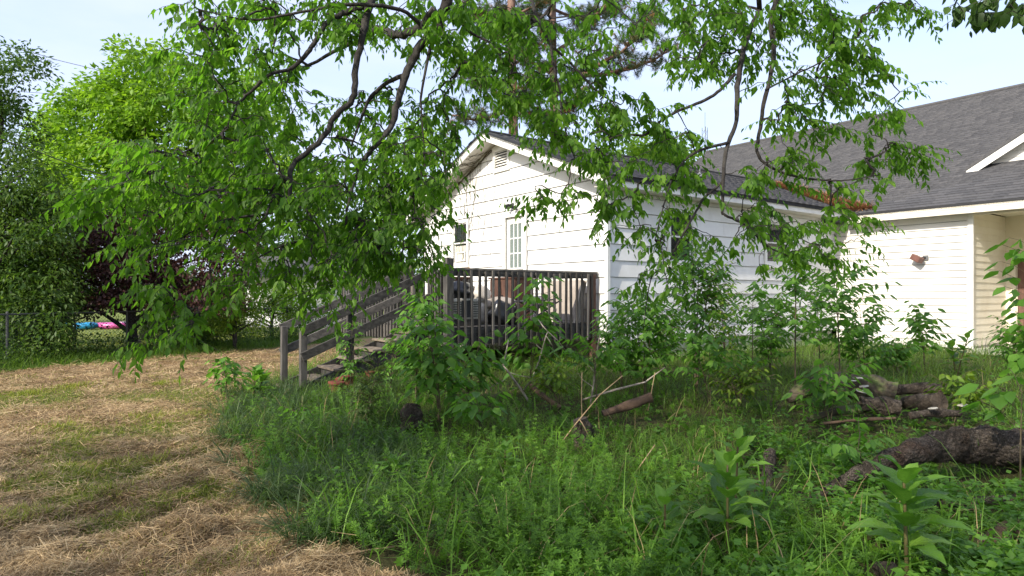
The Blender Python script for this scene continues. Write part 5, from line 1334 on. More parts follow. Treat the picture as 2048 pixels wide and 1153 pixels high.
# ------------------------------------------------------------------ saplings
def gpt(xp, yp):
    """ground point under a photo position"""
    d = 8.0
    for _ in range(30):
        X = (xp - 1024) / FPX * d; d = (EYE - hzs(X, d)) * FPX / (yp - HY)
    return Vector(((xp - 1024) / FPX * d, d, hzs((xp - 1024) / FPX * d, d)))
M['leaf_weed'] = leaf_mat('feathery weed leaf', [(0.0, (0.04, 0.08, 0.018)), (0.6, (0.085, 0.15, 0.028)), (0.9, (0.12, 0.17, 0.035)), (1.0, (0.17, 0.08, 0.04))], 0.4, (1.4, 1.5, 0.8))
def sapling(xp, d, top_y, label, width=0.45, stems=1, pairs=4, leaflet=0.085, nodes=9, start=0.3, mat='leaf_sapling', stem='stem', group=None, name='sapling', rad=0.009, lean=0.0, fine=0.46, droop=0.75):
    leaflet *= 1.4; nodes = int(nodes * 1.25); width *= 1.12
    X = (xp - 1024) / FPX * d; b0 = np.array([X, d, hzs(X, d)])
    h = EYE + (HY - top_y) / FPX * d - b0[2]
    t = empty(name, tuple(b0), label, 'sapling' if name == 'sapling' else 'plant', group)
    mb = MB(); pos = []; ax = []; nm = []; ln_ = []
    for s in range(stems):
        hh = h * (1 if s == 0 else random.uniform(0.6, 0.95))
        off = np.array([random.uniform(-1, 1), random.uniform(-0.6, 0.6), 0]) * width * (0.55 if stems > 1 else 0.12) + np.array([lean, 0, 0])
        ctrl = [b0 + [0, 0, -0.06] + RNG.normal(0, 0.012, 3) * [1, 1, 0], b0 + off * 0.2 + [0, 0, hh * 0.35], b0 + off * 0.6 + [0, 0, hh * 0.7], b0 + off + [0, 0, hh]]
        sp = spline(ctrl, 8)
        mb.tube(sp, np.linspace(rad, rad * 0.25, len(sp)), 6)
        for q in range(nodes):
            f = start + (1 - start) * (q + random.random() * 0.6) / nodes
            p0 = sp[min(len(sp) - 1, int(f * (len(sp) - 1)))]
            a0 = random.uniform(0, 6.28)
            for side in (0, 1):
                a = a0 + math.pi * side + random.gauss(0, 0.3)
                el = 0.35 + 0.6 * f + random.gauss(0, 0.15)
                dv = np.array([math.cos(a), math.sin(a) * 0.8, el]); dv /= np.linalg.norm(dv)
                rl = width * (0.75 + 0.25 * math.sin(math.pi * min(1, f * 0.9))) * random.uniform(0.65, 1.15)
                np_ = pairs; st = rl / (np_ + 1.0); p = p0.copy(); pts = [p.copy()]
                for m_ in range(np_ + 1):
                    p = p + dv * st * (1.3 if m_ == 0 else 0.93); dv = dv + np.array([0, 0, -0.9 * droop / (np_ + 1)]); dv /= np.linalg.norm(dv)
                    pts.append(p.copy())
                    sdv = np.cross(dv, [0, 0, 1.0]); sdv /= max(1e-6, np.linalg.norm(sdv))
                    nn = np.cross(sdv, dv)
                    if m_ < np_:
                        for sg in (-1, 1):
                            pos.append(p.copy()); ax.append(sdv * sg * 0.8 + dv * 0.5 + np.array([0, 0, -0.9 * droop]) + RNG.normal(0, 0.2, 3)); nm.append(nn * 0.6 + dv * 0.6 + RNG.normal(0, 0.35, 3)); ln_.append(leaflet * random.uniform(0.75, 1.15))
                    else:
                        pos.append(p.copy()); ax.append(dv + np.array([0, 0, -0.8 * droop])); nm.append(nn + dv * 0.3 + RNG.normal(0, 0.3, 3)); ln_.append(leaflet * random.uniform(0.9, 1.25))
                mb.tube(pts, [rad * 0.22 + 0.0008] * len(pts), 3, cap=False)
    mb.build('stem', M[stem], t, smooth=True)
    pos, ax, nm, ln_ = map(np.array, (pos, ax, nm, ln_)); n = len(pos)
    o = field('foliage', [(leaves8(pos, ax, nm, ln_, ln_ * RNG.uniform(fine * 0.85, fine * 1.15, n), 0.12, 0.18, 0.36), LEAF8_F, np.clip(RNG.normal(0.5, 0.2, n), 0, 1))], M[mat], t); tag(o, kind='stuff')
    return t
SG = 'saplings grown up in the yard'
sapling(1060, 9.4, 560, 'bright leafy sapling climbing in front of the deck railing', .30, 2, 1, .115, 13, .2, fine=.62)
sapling(880, 7.6, 640, 'broad bushy sapling with three-part leaves beside the deck corner post', .30, 4, 1, .105, 9, .3, fine=.58)
sapling(935, 8.4, 690, 'low leafy shoot under the deck railing near the dead white branch', .3, 3, 1, .11, 8, .3, fine=.6)
sapling(830, 8.8, 590, 'slender sapling with drooping narrow leaflets beside the stair top', .36, 2, 4, .085, 11, .3)
sapling(1195, 7.9, 700, 'small sapling with long paired leaflets by the red end post', .46, 1, 5, .10, 5, .6, mat='leaf_sapling', fine=.45, rad=.011)
sapling(1290, 8.8, 590, 'dense sapling with many paired leaflets by the house corner', .42, 3, 4, .085, 12, .25)
sapling(1392, 9.0, 500, 'forked sapling with bare lower stem before the foundation vent', .44, 3, 4, .085, 10, .5, rad=.016)
sapling(1450, 11.6, 520, 'yellowish young sapling against the yard side wall', .34, 3, 3, .07, 12, .2, mat='leaf_yellow')
sapling(1330, 10.6, 620, 'light green shoot growing at the painted foundation', .34, 3, 3, .08, 9, .3)
sapling(1505, 9.6, 575, 'thin straight sapling in front of the white sash window', .34, 1, 3, .09, 12, .2, rad=.008)
sapling(1590, 8.2, 500, 'tall dark-stemmed sapling rising behind the left end of the mossy log', .44, 1, 5, .085, 13, .4, rad=.013)
sapling(1640, 10.2, 560, 'sapling with wide flat leaf sprays in front of the extension corner', .5, 1, 5, .09, 11, .35, rad=.011)
sapling(1680, 9.2, 555, 'young walnut-like sapling spreading long arching leaves before the vinyl wall', .66, 1, 6, .10, 10, .45, rad=.013, fine=.5)
sapling(1850, 11.0, 625, 'small round-leaved sapling at the foot of the vinyl wall', .3, 2, 1, .10, 9, .3, fine=.66)
sapling(1790, 10.6, 690, 'low leafy shoot between the log pile and the vinyl wall', .28, 3, 2, .08, 7, .3, fine=.55)
sapling(2056, 6.9, 480, 'broad-leaved sapling beside the brown porch door', .30, 2, 1, .11, 10, .45, fine=.75)
sapling(2030, 10.8, 650, 'fine-leaved bush below the porch slab', .36, 3, 4, .07, 9, .25)
sapling(735, 7.4, 715, 'reddish feathery weed in front of the stairs', .22, 4, 6, .032, 9, .2, mat='leaf_weed', fine=.38, rad=.006)
sapling(455, 9.6, 725, 'small shoot with rounded leaves at the lawn edge left of the stairs', .22, 2, 1, .085, 7, .3, fine=.62)
sapling(610, 7.6, 836, 'low plant with flat yellow-green leaves in the tall grass', .26, 1, 3, .07, 3, .7, fine=.5)
sapling(700, 9.4, 640, 'leafy shoot twined round the middle stair post', .18, 2, 2, .06, 7, .3)
sapling(1740, 5.3, 890, 'low seedling with paired oval leaves beside the bark log', .34, 2, 4, .075, 3, .7, fine=.52)
sapling(1480, 8.0, 745, 'bronze-tinted seedling cluster in the grass before the logs', .36, 4, 3, .06, 6, .4, mat='leaf_yellow')
sapling(1660, 7.2, 745, 'seedling with wide leaflets leaning on the mossy log', .4, 2, 3, .10, 5, .5)
sapling(1905, 7.6, 760, 'yellow-green seedling behind the cut log end', .34, 2, 3, .075, 5, .4, mat='leaf_yellow', fine=.5)
sapling(1120, 8.2, 735, 'low yellow-green seedling under the deck edge', .3, 3, 2, .07, 5, .5, mat='leaf_yellow')
sapling(960, 6.9, 810, 'small seedling with flat oval leaves in front of the dead branch', .26, 2, 1, .10, 4, .5, fine=.6)
sapling(1245, 9.8, 620, 'leafy shoot in front of the house corner board', .40, 3, 4, .08, 10, .25)
sapling(1540, 10.8, 600, 'bushy sapling under the white sash window', .42, 3, 4, .08, 11, .25)
sapling(1730, 10.0, 620, 'slender sapling with hanging leaflets in front of the vinyl siding', .48, 2, 5, .085, 10, .3)
sapling(1420, 8.4, 640, 'low wide sapling in front of the foundation vent', .46, 2, 4, .09, 8, .35)
sapling(780, 9.0, 660, 'leafy shoot crowding the upper stair treads', .2, 2, 2, .06, 7, .3)
sapling(2040, 5.2, 770, 'sprig of large bright leaves at the end of the bark log', .26, 1, 1, .13, 4, .5, fine=.7)

# ------------------------------------------------------------------ pokeweed: every leaf is a part
M['poke'] = leaf_mat('pokeweed leaf', [(0.0, (0.07, 0.16, 0.022)), (0.5, (0.12, 0.25, 0.03)), (1.0, (0.19, 0.34, 0.045))], 0.4, (1.5, 1.7, 0.8), 0.4, 0.4)
_nt = M['poke'].node_tree
for nd in list(_nt.nodes):          # veins: light netted relief; each leaf its own tone
    if nd.type == 'ATTRIBUTE':
        oi = _nt.nodes.new('ShaderNodeObjectInfo')
        for lk in list(_nt.links):
            if lk.from_node == nd: _nt.links.new(oi.outputs['Random'], lk.to_socket)
    if nd.type == 'BSDF_PRINCIPLED':
        vo = _nt.nodes.new('ShaderNodeTexVoronoi'); vo.feature = 'DISTANCE_TO_EDGE'; vo.inputs['Scale'].default_value = 16
        bp_ = _nt.nodes.new('ShaderNodeBump'); bp_.inputs['Strength'].default_value = 0.35; bp_.inputs['Distance'].default_value = 0.02
        _nt.links.new(mapped(_nt), vo.inputs['Vector']); _nt.links.new(vo.outputs['Distance'], bp_.inputs['Height']); _nt.links.new(bp_.outputs['Normal'], nd.inputs['Normal'])
def big_leaf_mesh(ln_, wd, curl, wave):
    bm = bmesh.new(); nl, nw = 9, 6; g_ = []
    for i in range(nl + 1):
        t = i / nl; half = wd * 0.5 * (math.sin(math.pi * min(1, t ** 0.72)) ** 0.85) if 0 < t < 1 else 0.002
        row = []
        for j in range(nw + 1):
            s = (j / nw - 0.5) * 2
            z = -abs(s) ** 1.3 * 0 + 0.30 * abs(s) * half - curl * ln_ * t * t + wave * half * math.sin(t * 16 + (2 if s > 0 else 0)) * abs(s) ** 2 + 0.06 * ln_ * math.sin(math.pi * t)
            row.append(bm.verts.new((ln_ * t, s * half, z)))
        g_.append(row)
    for i in range(nl):
        for j in range(nw): bm.faces.new((g_[i][j], g_[i + 1][j], g_[i + 1][j + 1], g_[i][j + 1]))
    me = bpy.data.meshes.new('leaf'); bm.to_mesh(me); bm.free()
    me.polygons.foreach_set('use_smooth', [True] * len(me.polygons)); me.materials.append(M['poke'])
    return me
LEAFM = [big_leaf_mesh(1.0, random.uniform(0.52, 0.64), random.uniform(0.08, 0.34), random.uniform(0.05, 0.22)) for _ in range(7)]
def pokeweed(xp, d, top_y, label, leaf=0.2, n=12, stems=1, lean=0.0, rad=0.012):
    X = (xp - 1024) / FPX * d; b0 = Vector((X, d, hzs(X, d)))
    h = EYE + (HY - top_y) / FPX * d - b0.z - leaf * 0.55
    t = empty('pokeweed', b0, label, 'plant', 'pokeweed plants in the yard')
    for s in range(stems):
        off = Vector((random.uniform(-0.15, 0.15) * (stems > 1) + lean, random.uniform(-0.1, 0.1) * (stems > 1), 0)); hh = h * (1 if s == 0 else random.uniform(0.75, 0.95))
        sp = spline([b0 + Vector((0, 0, -0.06)), b0 + off * 0.4 + Vector((0, 0, hh * 0.4)), b0 + off + Vector((0, 0, hh))], 7)
        MB().tube(sp, np.linspace(rad, rad * 0.55, len(sp)), 8).build('stem', M['stem_red'], t, smooth=True)
        for q in range(n):
            f = 0.5 + 0.5 * q / (n - 1); p = Vector(sp[min(len(sp) - 1, int(f * (len(sp) - 1)))])
            a = q * 2.4 + random.uniform(-0.3, 0.3)
            up = 0.12 + 1.3 * max(0, f - 0.55) / 0.45 + random.gauss(0, 0.12)
            dv = Vector((math.cos(a), math.sin(a), up)).normalized()
            nn = (UP - dv * dv.z); nn = nn.normalized() if nn.length > 0.05 else Vector((-math.cos(a), -math.sin(a), 0))
            sd = nn.cross(dv)
            o = link('leaf', random.choice(LEAFM), t)
            sz = leaf * (1.0 - 0.45 * max(0, f - 0.8) / 0.2) * random.uniform(0.85, 1.12)
            mt = Matrix((dv, sd, nn)).transposed().to_4x4() @ Matrix.Diagonal((sz, sz, sz, 1)); mt.translation = p - b0 + dv * 0.02
            o.matrix_local = mt
    return t
pokeweed(1815, 3.5, 895, 'large pokeweed with wrinkled upright leaves in front of the bark log', .28, 18, lean=-0.02, rad=.013)
pokeweed(1455, 3.9, 885, 'tall pokeweed with red stem and spreading leaves amid bedstraw', .25, 16, rad=.011)
pokeweed(1470, 4.5, 850, 'pokeweed standing close behind the tall red-stemmed one', .22, 12, lean=0.02)
pokeweed(1330, 4.0, 965, 'small pokeweed with dark drooping leaves left of the tall red-stemmed one', .22, 9)
pokeweed(1300, 4.7, 885, 'pale young pokeweed half hidden in bedstraw', .14, 7) if False else None
pokeweed(505, 9.4, 722, 'glossy pokeweed clump at the lawn edge beside the stair foot', .26, 9, stems=3, rad=.012)
pokeweed(1912, 10.6, 655, 'pokeweed at the extension corner board', .24, 9, stems=2)
pokeweed(790, 5.4, 905, 'narrow-leaved plant rising from the tall grass at the lawn edge', .17, 10)
pokeweed(1010, 5.8, 880, 'dark strap-leaved plant in front of the burnt stump', .16, 9) 

# ------------------------------------------------------------------ logs, stumps, dead wood
m, nt, ln = new_mat('rotting log bark'); M['log'] = m
o = nt.nodes.new('ShaderNodeOutputMaterial'); b = nt.nodes.new('ShaderNodeBsdfPrincipled')
vec = mapped(nt); n1 = noise(nt, 5, 8, 0.65, vec); n3 = noise(nt, 2.2, 5, 0.6, vec); n2 = noise(nt, 45, 5, 0.7, vec)
r1 = ramp(nt, [(0.25, (0.035, 0.028, 0.023)), (0.5, (0.11, 0.088, 0.07)), (0.8, (0.26, 0.215, 0.175))]); ln(n1.outputs['Fac'], r1.inputs['Fac'])
r2 = ramp(nt, [(0.57, (0, 0, 0)), (0.72, (1, 1, 1))]); ln(n3.outputs['Fac'], r2.inputs['Fac'])
mxx = nt.nodes.new('ShaderNodeMix'); mxx.data_type = 'RGBA'; mxx.inputs['B'].default_value = (0.13, 0.08, 0.052, 1)
ln(r2.outputs['Color'], mxx.inputs['Factor']); ln(r1.outputs['Color'], mxx.inputs['A'])
wv_ = nt.nodes.new('ShaderNodeVectorMath'); wv_.operation = 'ADD'; nw_ = noise(nt, 9, 4, 0.6, vec); ln(vec, wv_.inputs[0]); ln(nw_.outputs['Color'], wv_.inputs[1])
vc_ = nt.nodes.new('ShaderNodeTexVoronoi'); vc_.feature = 'DISTANCE_TO_EDGE'; vc_.inputs['Scale'].default_value = 13; ln(wv_.outputs[0], vc_.inputs['Vector'])
rc_ = ramp(nt, [(0.0, (0.30, 0.30, 0.30)), (0.07, (0.9, 0.9, 0.9)), (0.25, (1.2, 1.2, 1.2))]); ln(vc_.outputs['Distance'], rc_.inputs['Fac'])  # crevice shade put into the colour: dark fissures, lighter plates
mc_ = nt.nodes.new('ShaderNodeMix'); mc_.data_type = 'RGBA'; mc_.blend_type = 'MULTIPLY'; mc_.inputs['Factor'].default_value = 1.0
ln(mxx.outputs['Result'], mc_.inputs['A']); ln(rc_.outputs['Color'], mc_.inputs['B']); ln(mc_.outputs['Result'], b.inputs['Base Color'])
b.inputs['Roughness'].default_value = 0.95; b.inputs['Specular IOR Level'].default_value = 0.2
bp = nt.nodes.new('ShaderNodeBump'); bp.inputs['Strength'].default_value = 0.8; bp.inputs['Distance'].default_value = 0.015
b2_ = nt.nodes.new('ShaderNodeBump'); b2_.inputs['Strength'].default_value = 1.0; b2_.inputs['Distance'].default_value = 0.03; ln(rc_.outputs['Color'], b2_.inputs['Height']); ln(b2_.outputs['Normal'], bp.inputs['Normal'])
ln(n2.outputs['Fac'], bp.inputs['Height']); ln(bp.outputs['Normal'], b.inputs['Normal']); ln(b.outputs['BSDF'], o.inputs['Surface'])
M['log_moss'] = rough_mat('mossy bark', [(0.3, (0.03, 0.025, 0.018)), (0.5, (0.08, 0.065, 0.045)), (0.62, (0.09, 0.12, 0.035)), (0.8, (0.16, 0.15, 0.09))], 4, 7, 0.95, 0.7, 40, bdist=0.015)
M['cut_wood'] = rough_mat('weathered cut wood', [(0.3, (0.025, 0.019, 0.015)), (0.55, (0.06, 0.046, 0.036)), (0.8, (0.13, 0.10, 0.075))], 10, 6, 0.9, 0.5, 60)
M['red_wood'] = rough_mat('bare reddish wood', [(0.25, (0.04, 0.027, 0.02)), (0.5, (0.105, 0.066, 0.044)), (0.8, (0.23, 0.155, 0.105))], 4, 7, 0.9, 0.6, 40, (1, 1, 1))
M['fungus'] = rough_mat('white bracket fungus', [(0.3, (0.30, 0.27, 0.21)), (0.6, (0.46, 0.43, 0.37)), (0.8, (0.54, 0.51, 0.45))], 12, 4, 0.7, 0.2, 60)
def log(rows, label, mat='log', name='fallen_log', ring=44, per=16, amp=0.16, cut=True, group='fallen logs in the yard'):
    """rows: photo x, y, distance, radius"""
    ctr = spline([[*px(x, y, d), r] for x, y, d, r in rows], per)
    base = Vector((ctr[0][0], ctr[0][1], hzs(ctr[0][0], ctr[0][1])))
    t = empty(name, base, label, 'log', group)
    V = []; F = []; n = len(ctr); ph = random.uniform(0, 10)
    ref = None; arc = 0.0
    for i in range(n):
        p = Vector(ctr[i][:3]); tg = Vector(ctr[min(i + 1, n - 1)][:3]) - Vector(ctr[max(i - 1, 0)][:3]); tg.normalize()
        if ref is None: ref = tg.orthogonal().normalized()
        ref = (ref - tg * ref.dot(tg)).normalized(); bb_ = tg.cross(ref); r_ = ctr[i][3]
        s = i * 0.6
        if i: arc += (p - Vector(ctr[i - 1][:3])).length
        for k in range(ring):
            a = 2 * math.pi * k / ring
            rid = 0.6 * abs(math.sin(a * 5 + 1.7 * math.sin(s * 0.9 + ph) + ph)) ** 0.6
            crk = 1 - 0.5 * (math.sin(s * 2.3 + 3 * math.sin(a * 3 + ph)) > 0.86)
            vd, _ = mnoise.voronoi(Vector((a * max(1.6, r_ * 24), arc * 8.0, ph)) * 1.1)
            plate = min(1.0, (vd[1] - vd[0]) * 4.5)
            rr = r_ * (0.90 + 0.075 * plate * (amp / 0.16)) * (1.0 + amp * (rid - 0.5) * crk + 0.10 * math.sin(a * 2 + s * 0.5 + ph) + random.gauss(0, 0.012))
            q = p + (ref * math.cos(a) + bb_ * math.sin(a)) * rr
            V.append(tuple(q))
    for i in range(n - 1):
        for k in range(ring):
            a = i * ring + k; c = i * ring + (k + 1) % ring; F.append((a, c, c + ring, a + ring))
    mb = MB(); mb.v = V; mb.f = F; mb.build('bark', M[mat], t, smooth=True)
    for e in (0, n - 1):
        p = Vector(ctr[e][:3]); tg = (Vector(ctr[1][:3]) - p if e == 0 else p - Vector(ctr[n - 2][:3])).normalized() * (-1 if e == 0 else 1)
        mb = MB(); ring_pts = [Vector(V[e * ring + k]) for k in range(ring)]
        mid = [p.lerp(q, 0.5) + tg * random.uniform(-0.3, 0.2) * ctr[e][3] * 0.25 for q in ring_pts]
        mb.v = [tuple(q) for q in ring_pts] + [tuple(q) for q in mid] + [tuple(p + tg * 0.04 * ctr[e][3])]
        for k in range(ring):
            c = (k + 1) % ring; mb.f += [(k, c, ring + c, ring + k), (ring + k, ring + c, 2 * ring)]
        mb.build('cut_end', M['cut_wood'], t)
    return t
log([(1612, 1008, 5.0, .024), (1700, 955, 5.1, .05), (1790, 915, 5.25, .08), (1870, 895, 5.45, .12), (1950, 890, 5.65, .16), (2060, 900, 5.85, .17), (2200, 910, 6.1, .18)], 'long cracked bark log tapering to a thin broken end', amp=.2, ring=90, per=34)
log([(1860, 1010, 4.85, .025), (1960, 1004, 4.9, .038), (2060, 997, 4.95, .042), (2160, 994, 5.0, .042)], 'thin dark log lying below the long cracked bark log', amp=.14)
log([(1575, 800, 8.1, .05), (1620, 775, 8.1, .12), (1690, 772, 8.0, .17), (1750, 782, 7.9, .18), (1790, 792, 7.8, .16)], 'dark mossy log with white bracket fungi on its end', 'log_moss', amp=.2)
log([(1720, 808, 7.4, .09), (1770, 812, 7.35, .10), (1800, 816, 7.3, .09)], 'short rotten log section below the fungus log', amp=.2)
log([(1790, 780, 8.3, .07), (1850, 778, 8.2, .08), (1900, 782, 8.1, .07)], 'thin bark log behind the round cut log end', amp=.16)
log([(1812, 806, 8.0, .09), (1850, 806, 7.7, .11), (1880, 806, 7.45, .115)], 'short log showing its round cut end', amp=.1)
log([(1615, 840, 7.3, .03), (1680, 822, 7.4, .05), (1740, 820, 7.5, .05)], 'mossy thin log in front of the fungus log', 'log_moss', amp=.12)
log([(1640, 848, 7.0, .014), (1720, 840, 7.0, .019), (1790, 837, 7.0, .016)], 'bare stick lying in front of the log pile', 'red_wood', amp=.1, ring=14)
log([(1820, 832, 7.2, .04), (1870, 826, 7.2, .05), (1920, 828, 7.2, .04)], 'small flat log with pale fungi below the cut end', amp=.14)
log([(1062, 772, 8.5, .032), (1090, 795, 8.3, .036), (1122, 818, 8.1, .035)], 'pale stick slanting through the grass under the deck', 'red_wood', amp=.1, ring=16)
log([(1205, 828, 7.5, .04), (1255, 812, 7.55, .055), (1302, 795, 7.6, .06)], 'reddish split log in the grass', 'red_wood', amp=.2, ring=22)
log([(1162, 895, 6.7, .12), (1166, 865, 6.7, .11), (1160, 838, 6.7, .08)], 'burnt dark stump among dry stalks', amp=.2, name='tree_stump')
log([(825, 860, 7.2, .13), (822, 835, 7.25, .13), (826, 810, 7.3, .09)], 'dark earthy stump half hidden by the bushy sapling', amp=.22, name='tree_stump')
log([(1770, 1185, 3.75, .085), (1772, 1150, 3.75, .08), (1768, 1125, 3.78, .05)], 'grey jagged stump at the foot of the large pokeweed', 'cut_wood', amp=.2, name='tree_stump')
log([(1960, 1110, 4.2, .05), (2010, 1080, 4.3, .10), (2080, 1075, 4.4, .12)], 'hollow rotten log half buried below the thin dark log', 'red_wood', amp=.3)
log([(1540, 905, 6.0, .05), (1535, 960, 5.6, .06), (1530, 1010, 5.2, .05)], 'flattened grey decaying log sunk in the bedstraw', 'log', amp=.2)
def fungus(xp, yp, d, s, label):
    p = px(xp, yp, d); bm = bmesh.new(); bmesh.ops.create_icosphere(bm, subdivisions=3, radius=1.0)
    for v in bm.verts:
        c = v.co; w = 1 + 0.10 * math.sin(6 * math.atan2(c.y, c.x) + xp)
        v.co = Vector((c.x * s * w, c.y * s * 0.8 * w, c.z * s * (0.22 if c.z > 0 else 0.10) + 0.12 * s * (c.x * c.x + c.y * c.y)))
    me = bpy.data.meshes.new('bracket_fungus'); bm.to_mesh(me); bm.free(); me.materials.append(M['fungus'])
    me.polygons.foreach_set('use_smooth', [True] * len(me.polygons))
    o = link('bracket_fungus', me); o.location = p; o.rotation_euler = (random.uniform(-0.1, 0.25), random.uniform(-0.2, 0.2), 0)
    tag(o, label, 'fungus', 'white bracket fungi on the logs')
for (x, y, d, s, l) in ((1718, 758, 7.75, .075, 'uppermost white bracket fungus on the mossy log'), (1702, 763, 7.72, .06, 'pale bracket fungus just under the uppermost one'), (1728, 774, 7.68, .055, 'small white bracket fungus in the middle of the mossy log end'), (1728, 786, 7.6, .09, 'wide cream bracket fungus lowest on the mossy log end'), (1866, 818, 7.1, .05, 'flat white fungus below the round cut log end'), (1925, 812, 7.3, .055, 'whitish fungus right of the round cut log end')):
    fungus(x, y, d, s, l)
# bleached dead branch
db = MB(); Q = lambda lst, d=8.6: [px(x, y, d + 0.15 * math.sin(x * 0.05)) for x, y in lst]
for lst, r0, r1 in (([(1069, 822), (1045, 784), (1017, 745), (1006, 732)], .017, .013), ([(1006, 732), (1012, 706), (1017, 680)], .012, .007), ([(1006, 732), (990, 727), (971, 724)], .008, .004), ([(1045, 784), (1064, 758), (1079, 719), (1092, 672), (1096, 664)], .010, .007), ([(1096, 664), (1085, 652), (1077, 640)], .007, .005), ([(1096, 664), (1116, 682), (1136, 708)], .007, .004), ([(1017, 745), (1040, 752), (1066, 756)], .006, .003), ([(1010, 760), (990, 770), (976, 778)], .005, .003), ([(1079, 719), (1085, 700), (1072, 690)], .005, .003), ([(1092, 672), (1104, 690), (1108, 706)], .005, .003)):
    q = Q(lst); db.tube(q, np.linspace(r0, r1, len(q)), 7)
o = db.build('dead_branch', M['dead_twig'], smooth=True); tag(o, 'bleached forked dead branch leaning in the grass under the deck railing', 'branch')
db = MB()
for lst, r0, r1 in (([(1180, 815), (1187, 770), (1190, 740), (1196, 690), (1200, 670)], .014, .006), ([(1190, 745), (1176, 730), (1170, 716)], .006, .003), ([(1187, 775), (1165, 760), (1155, 745)], .006, .003), ([(1190, 730), (1205, 718), (1212, 708)], .005, .003)):
    q = Q(lst, 8.0); db.tube(q, np.linspace(r0, r1, len(q)), 7)
o = db.build('dead_branch', M['dead_twig'], smooth=True); tag(o, 'upright pale dead stick beside the red end post', 'branch')
o = MB().tube(Q([(1165, 800), (1230, 780), (1290, 765), (1330, 735)], 7.9), [.012, .014, .011, .005], 7).build('dead_branch', M['dead_twig'], smooth=True); tag(o, 'long grey curved branch arching above the reddish split log', 'branch')
M['dry_stalk'] = rough_mat('dry straw stalk', [(0.3, (0.20, 0.13, 0.07)), (0.7, (0.42, 0.31, 0.18))], 14, 4, 0.8, 0.2, 60)
for lst, d, l in (([(1112, 900), (1150, 850), (1200, 790), (1245, 752)], 6.6, 'slanting tan stalk across the burnt stump'), ([(1165, 870), (1163, 800), (1164, 745)], 6.8, 'upright tan stalk behind the burnt stump'), ([(1183, 882), (1165, 848), (1158, 838)], 6.5, 'short broken stalk leaning on the burnt stump'), ([(1245, 1000), (1275, 940), (1310, 890)], 5.6, 'reddish dry stalk leaning in the bedstraw'), ([(918, 1042), (960, 1047), (1030, 1075)], 4.3, 'orange dry twig lying on the bedstraw'), ([(1296, 822), (1302, 790), (1310, 745)], 7.6, 'thin upright stalk by the reddish split log'), ([(560, 1130), (620, 1095), (720, 1072)], 4.2, 'brown stick lying at the hay edge'), ([(622, 1132), (740, 1110), (830, 1098)], 4.1, 'split pale stick lying at the hay edge')):
    q = [px(x, y, d) for x, y in lst]
    if l.endswith('hay edge'):
        q = [gpt(x, y) + UP * 0.03 for x, y in lst]
    o = MB().tube(q, np.linspace(.0075, .004, len(q)), 6).build('dry_stalk', M['dry_stalk'], smooth=True); tag(o, l, 'stalk', 'dry stalks in the yard')
# ------------------------------------------------------------------ things on the deck
M['blue_plastic'] = plain('blue plastic', (0.02, 0.26, 0.50), 0.35)
M['pink_plastic'] = plain('pink plastic', (0.62, 0.10, 0.34), 0.35)
M['pink_pale'] = plain('pale pink plastic', (0.72, 0.45, 0.58), 0.35)
M['terracotta'] = rough_mat('terracotta', [(0.3, (0.10, 0.028, 0.02)), (0.6, (0.17, 0.045, 0.03)), (0.8, (0.22, 0.07, 0.045))], 8, 5, 0.85, 0.3, 50)
def DK(u, v, z=0.0): return H(u, v, FZ + z)
# window air conditioner standing on a low crate
ac = empty('air_conditioner', DK(-2.75, -0.95), 'old window air conditioner with louvred sides standing on the deck', 'air conditioner')
MB().box(DK(-2.75, -0.95, 0.30), 0.56, 0.42, 0.36, U2, V2).build('body', M['offwhite_plastic'], ac, bevel=0.012)
MB().box(DK(-2.75, -0.735, 0.30), 0.18, 0.012, 0.30, U2, V2).build('dark_panel', M['dark_grey_plastic'], ac)
for sx in (-1, 1):
    for i in range(7):
        MB().box(DK(-2.75 + sx * 0.175, -0.732, 0.17 + i * 0.042), 0.15, 0.016, 0.014, U2, V2).build('louvre', M['black_metal'], ac)
cr = MB(); 
for sx in (-1, 1):
    for sy in (-1, 1): cr.box(DK(-2.75 + sx * 0.24, -0.95 + sy * 0.17, 0.06), 0.05, 0.05, 0.12, U2, V2)
crate = empty('wooden_crate', DK(-2.75, -0.95), 'low dark crate under the air conditioner', 'crate')
for sy in (-1, 1): MB().box(DK(-2.75, -0.95 + sy * 0.19, 0.055), 0.56, 0.025, 0.10, U2, V2).build('side_slat', M['wood'], crate)
for i in range(4): MB().box(DK(-2.95 + i * 0.135, -0.95, 0.112), 0.12, 0.40, 0.016, U2, V2).build('top_slat', M['wood'], crate)
# slumped black bag
def lump(name, c, r, mat, label, cat, seed, sub=3, amp=0.22, flat=1.0):
    bm = bmesh.new(); bmesh.ops.create_icosphere(bm, subdivisions=sub, radius=1.0)
    ph = seed * 1.7
    for v in bm.verts:
        p = v.co.copy()
        k = 1 + amp * (0.6 * math.sin(p.x * 4 + ph) * math.sin(p.y * 5 - ph) + 0.5 * math.sin(p.z * 7 + p.x * 3 + ph) + 0.25 * math.sin(p.x * 13 + p.y * 11 + ph))
        v.co = Vector((p.x * r[0], p.y * r[1], max(p.z, -0.55) * r[2])) * k
        if p.z < -0.55: v.co.z = -0.5 * r[2]
    me = bpy.data.meshes.new(name); bm.to_mesh(me); bm.free()
    me.polygons.foreach_set('use_smooth', [True] * len(me.polygons)); me.materials.append(mat)
    o = link(name, me); o.location = Vector(c) + UP * 0.5 * r[2]; o.rotation_euler.z = _T
    return tag(o, label, cat)
lump('trash_bag', DK(-2.80, -0.95, 0.485), (0.34, 0.24, 0.20), M['black_plastic'], 'slumped black bag lying on top of the air conditioner', 'bag', 1)
lump('trash_bag', DK(-1.95, -0.75, 0.0), (0.30, 0.24, 0.30), M['black_plastic'], 'knotted black bag on the deck boards beside the cushions', 'bag', 2)
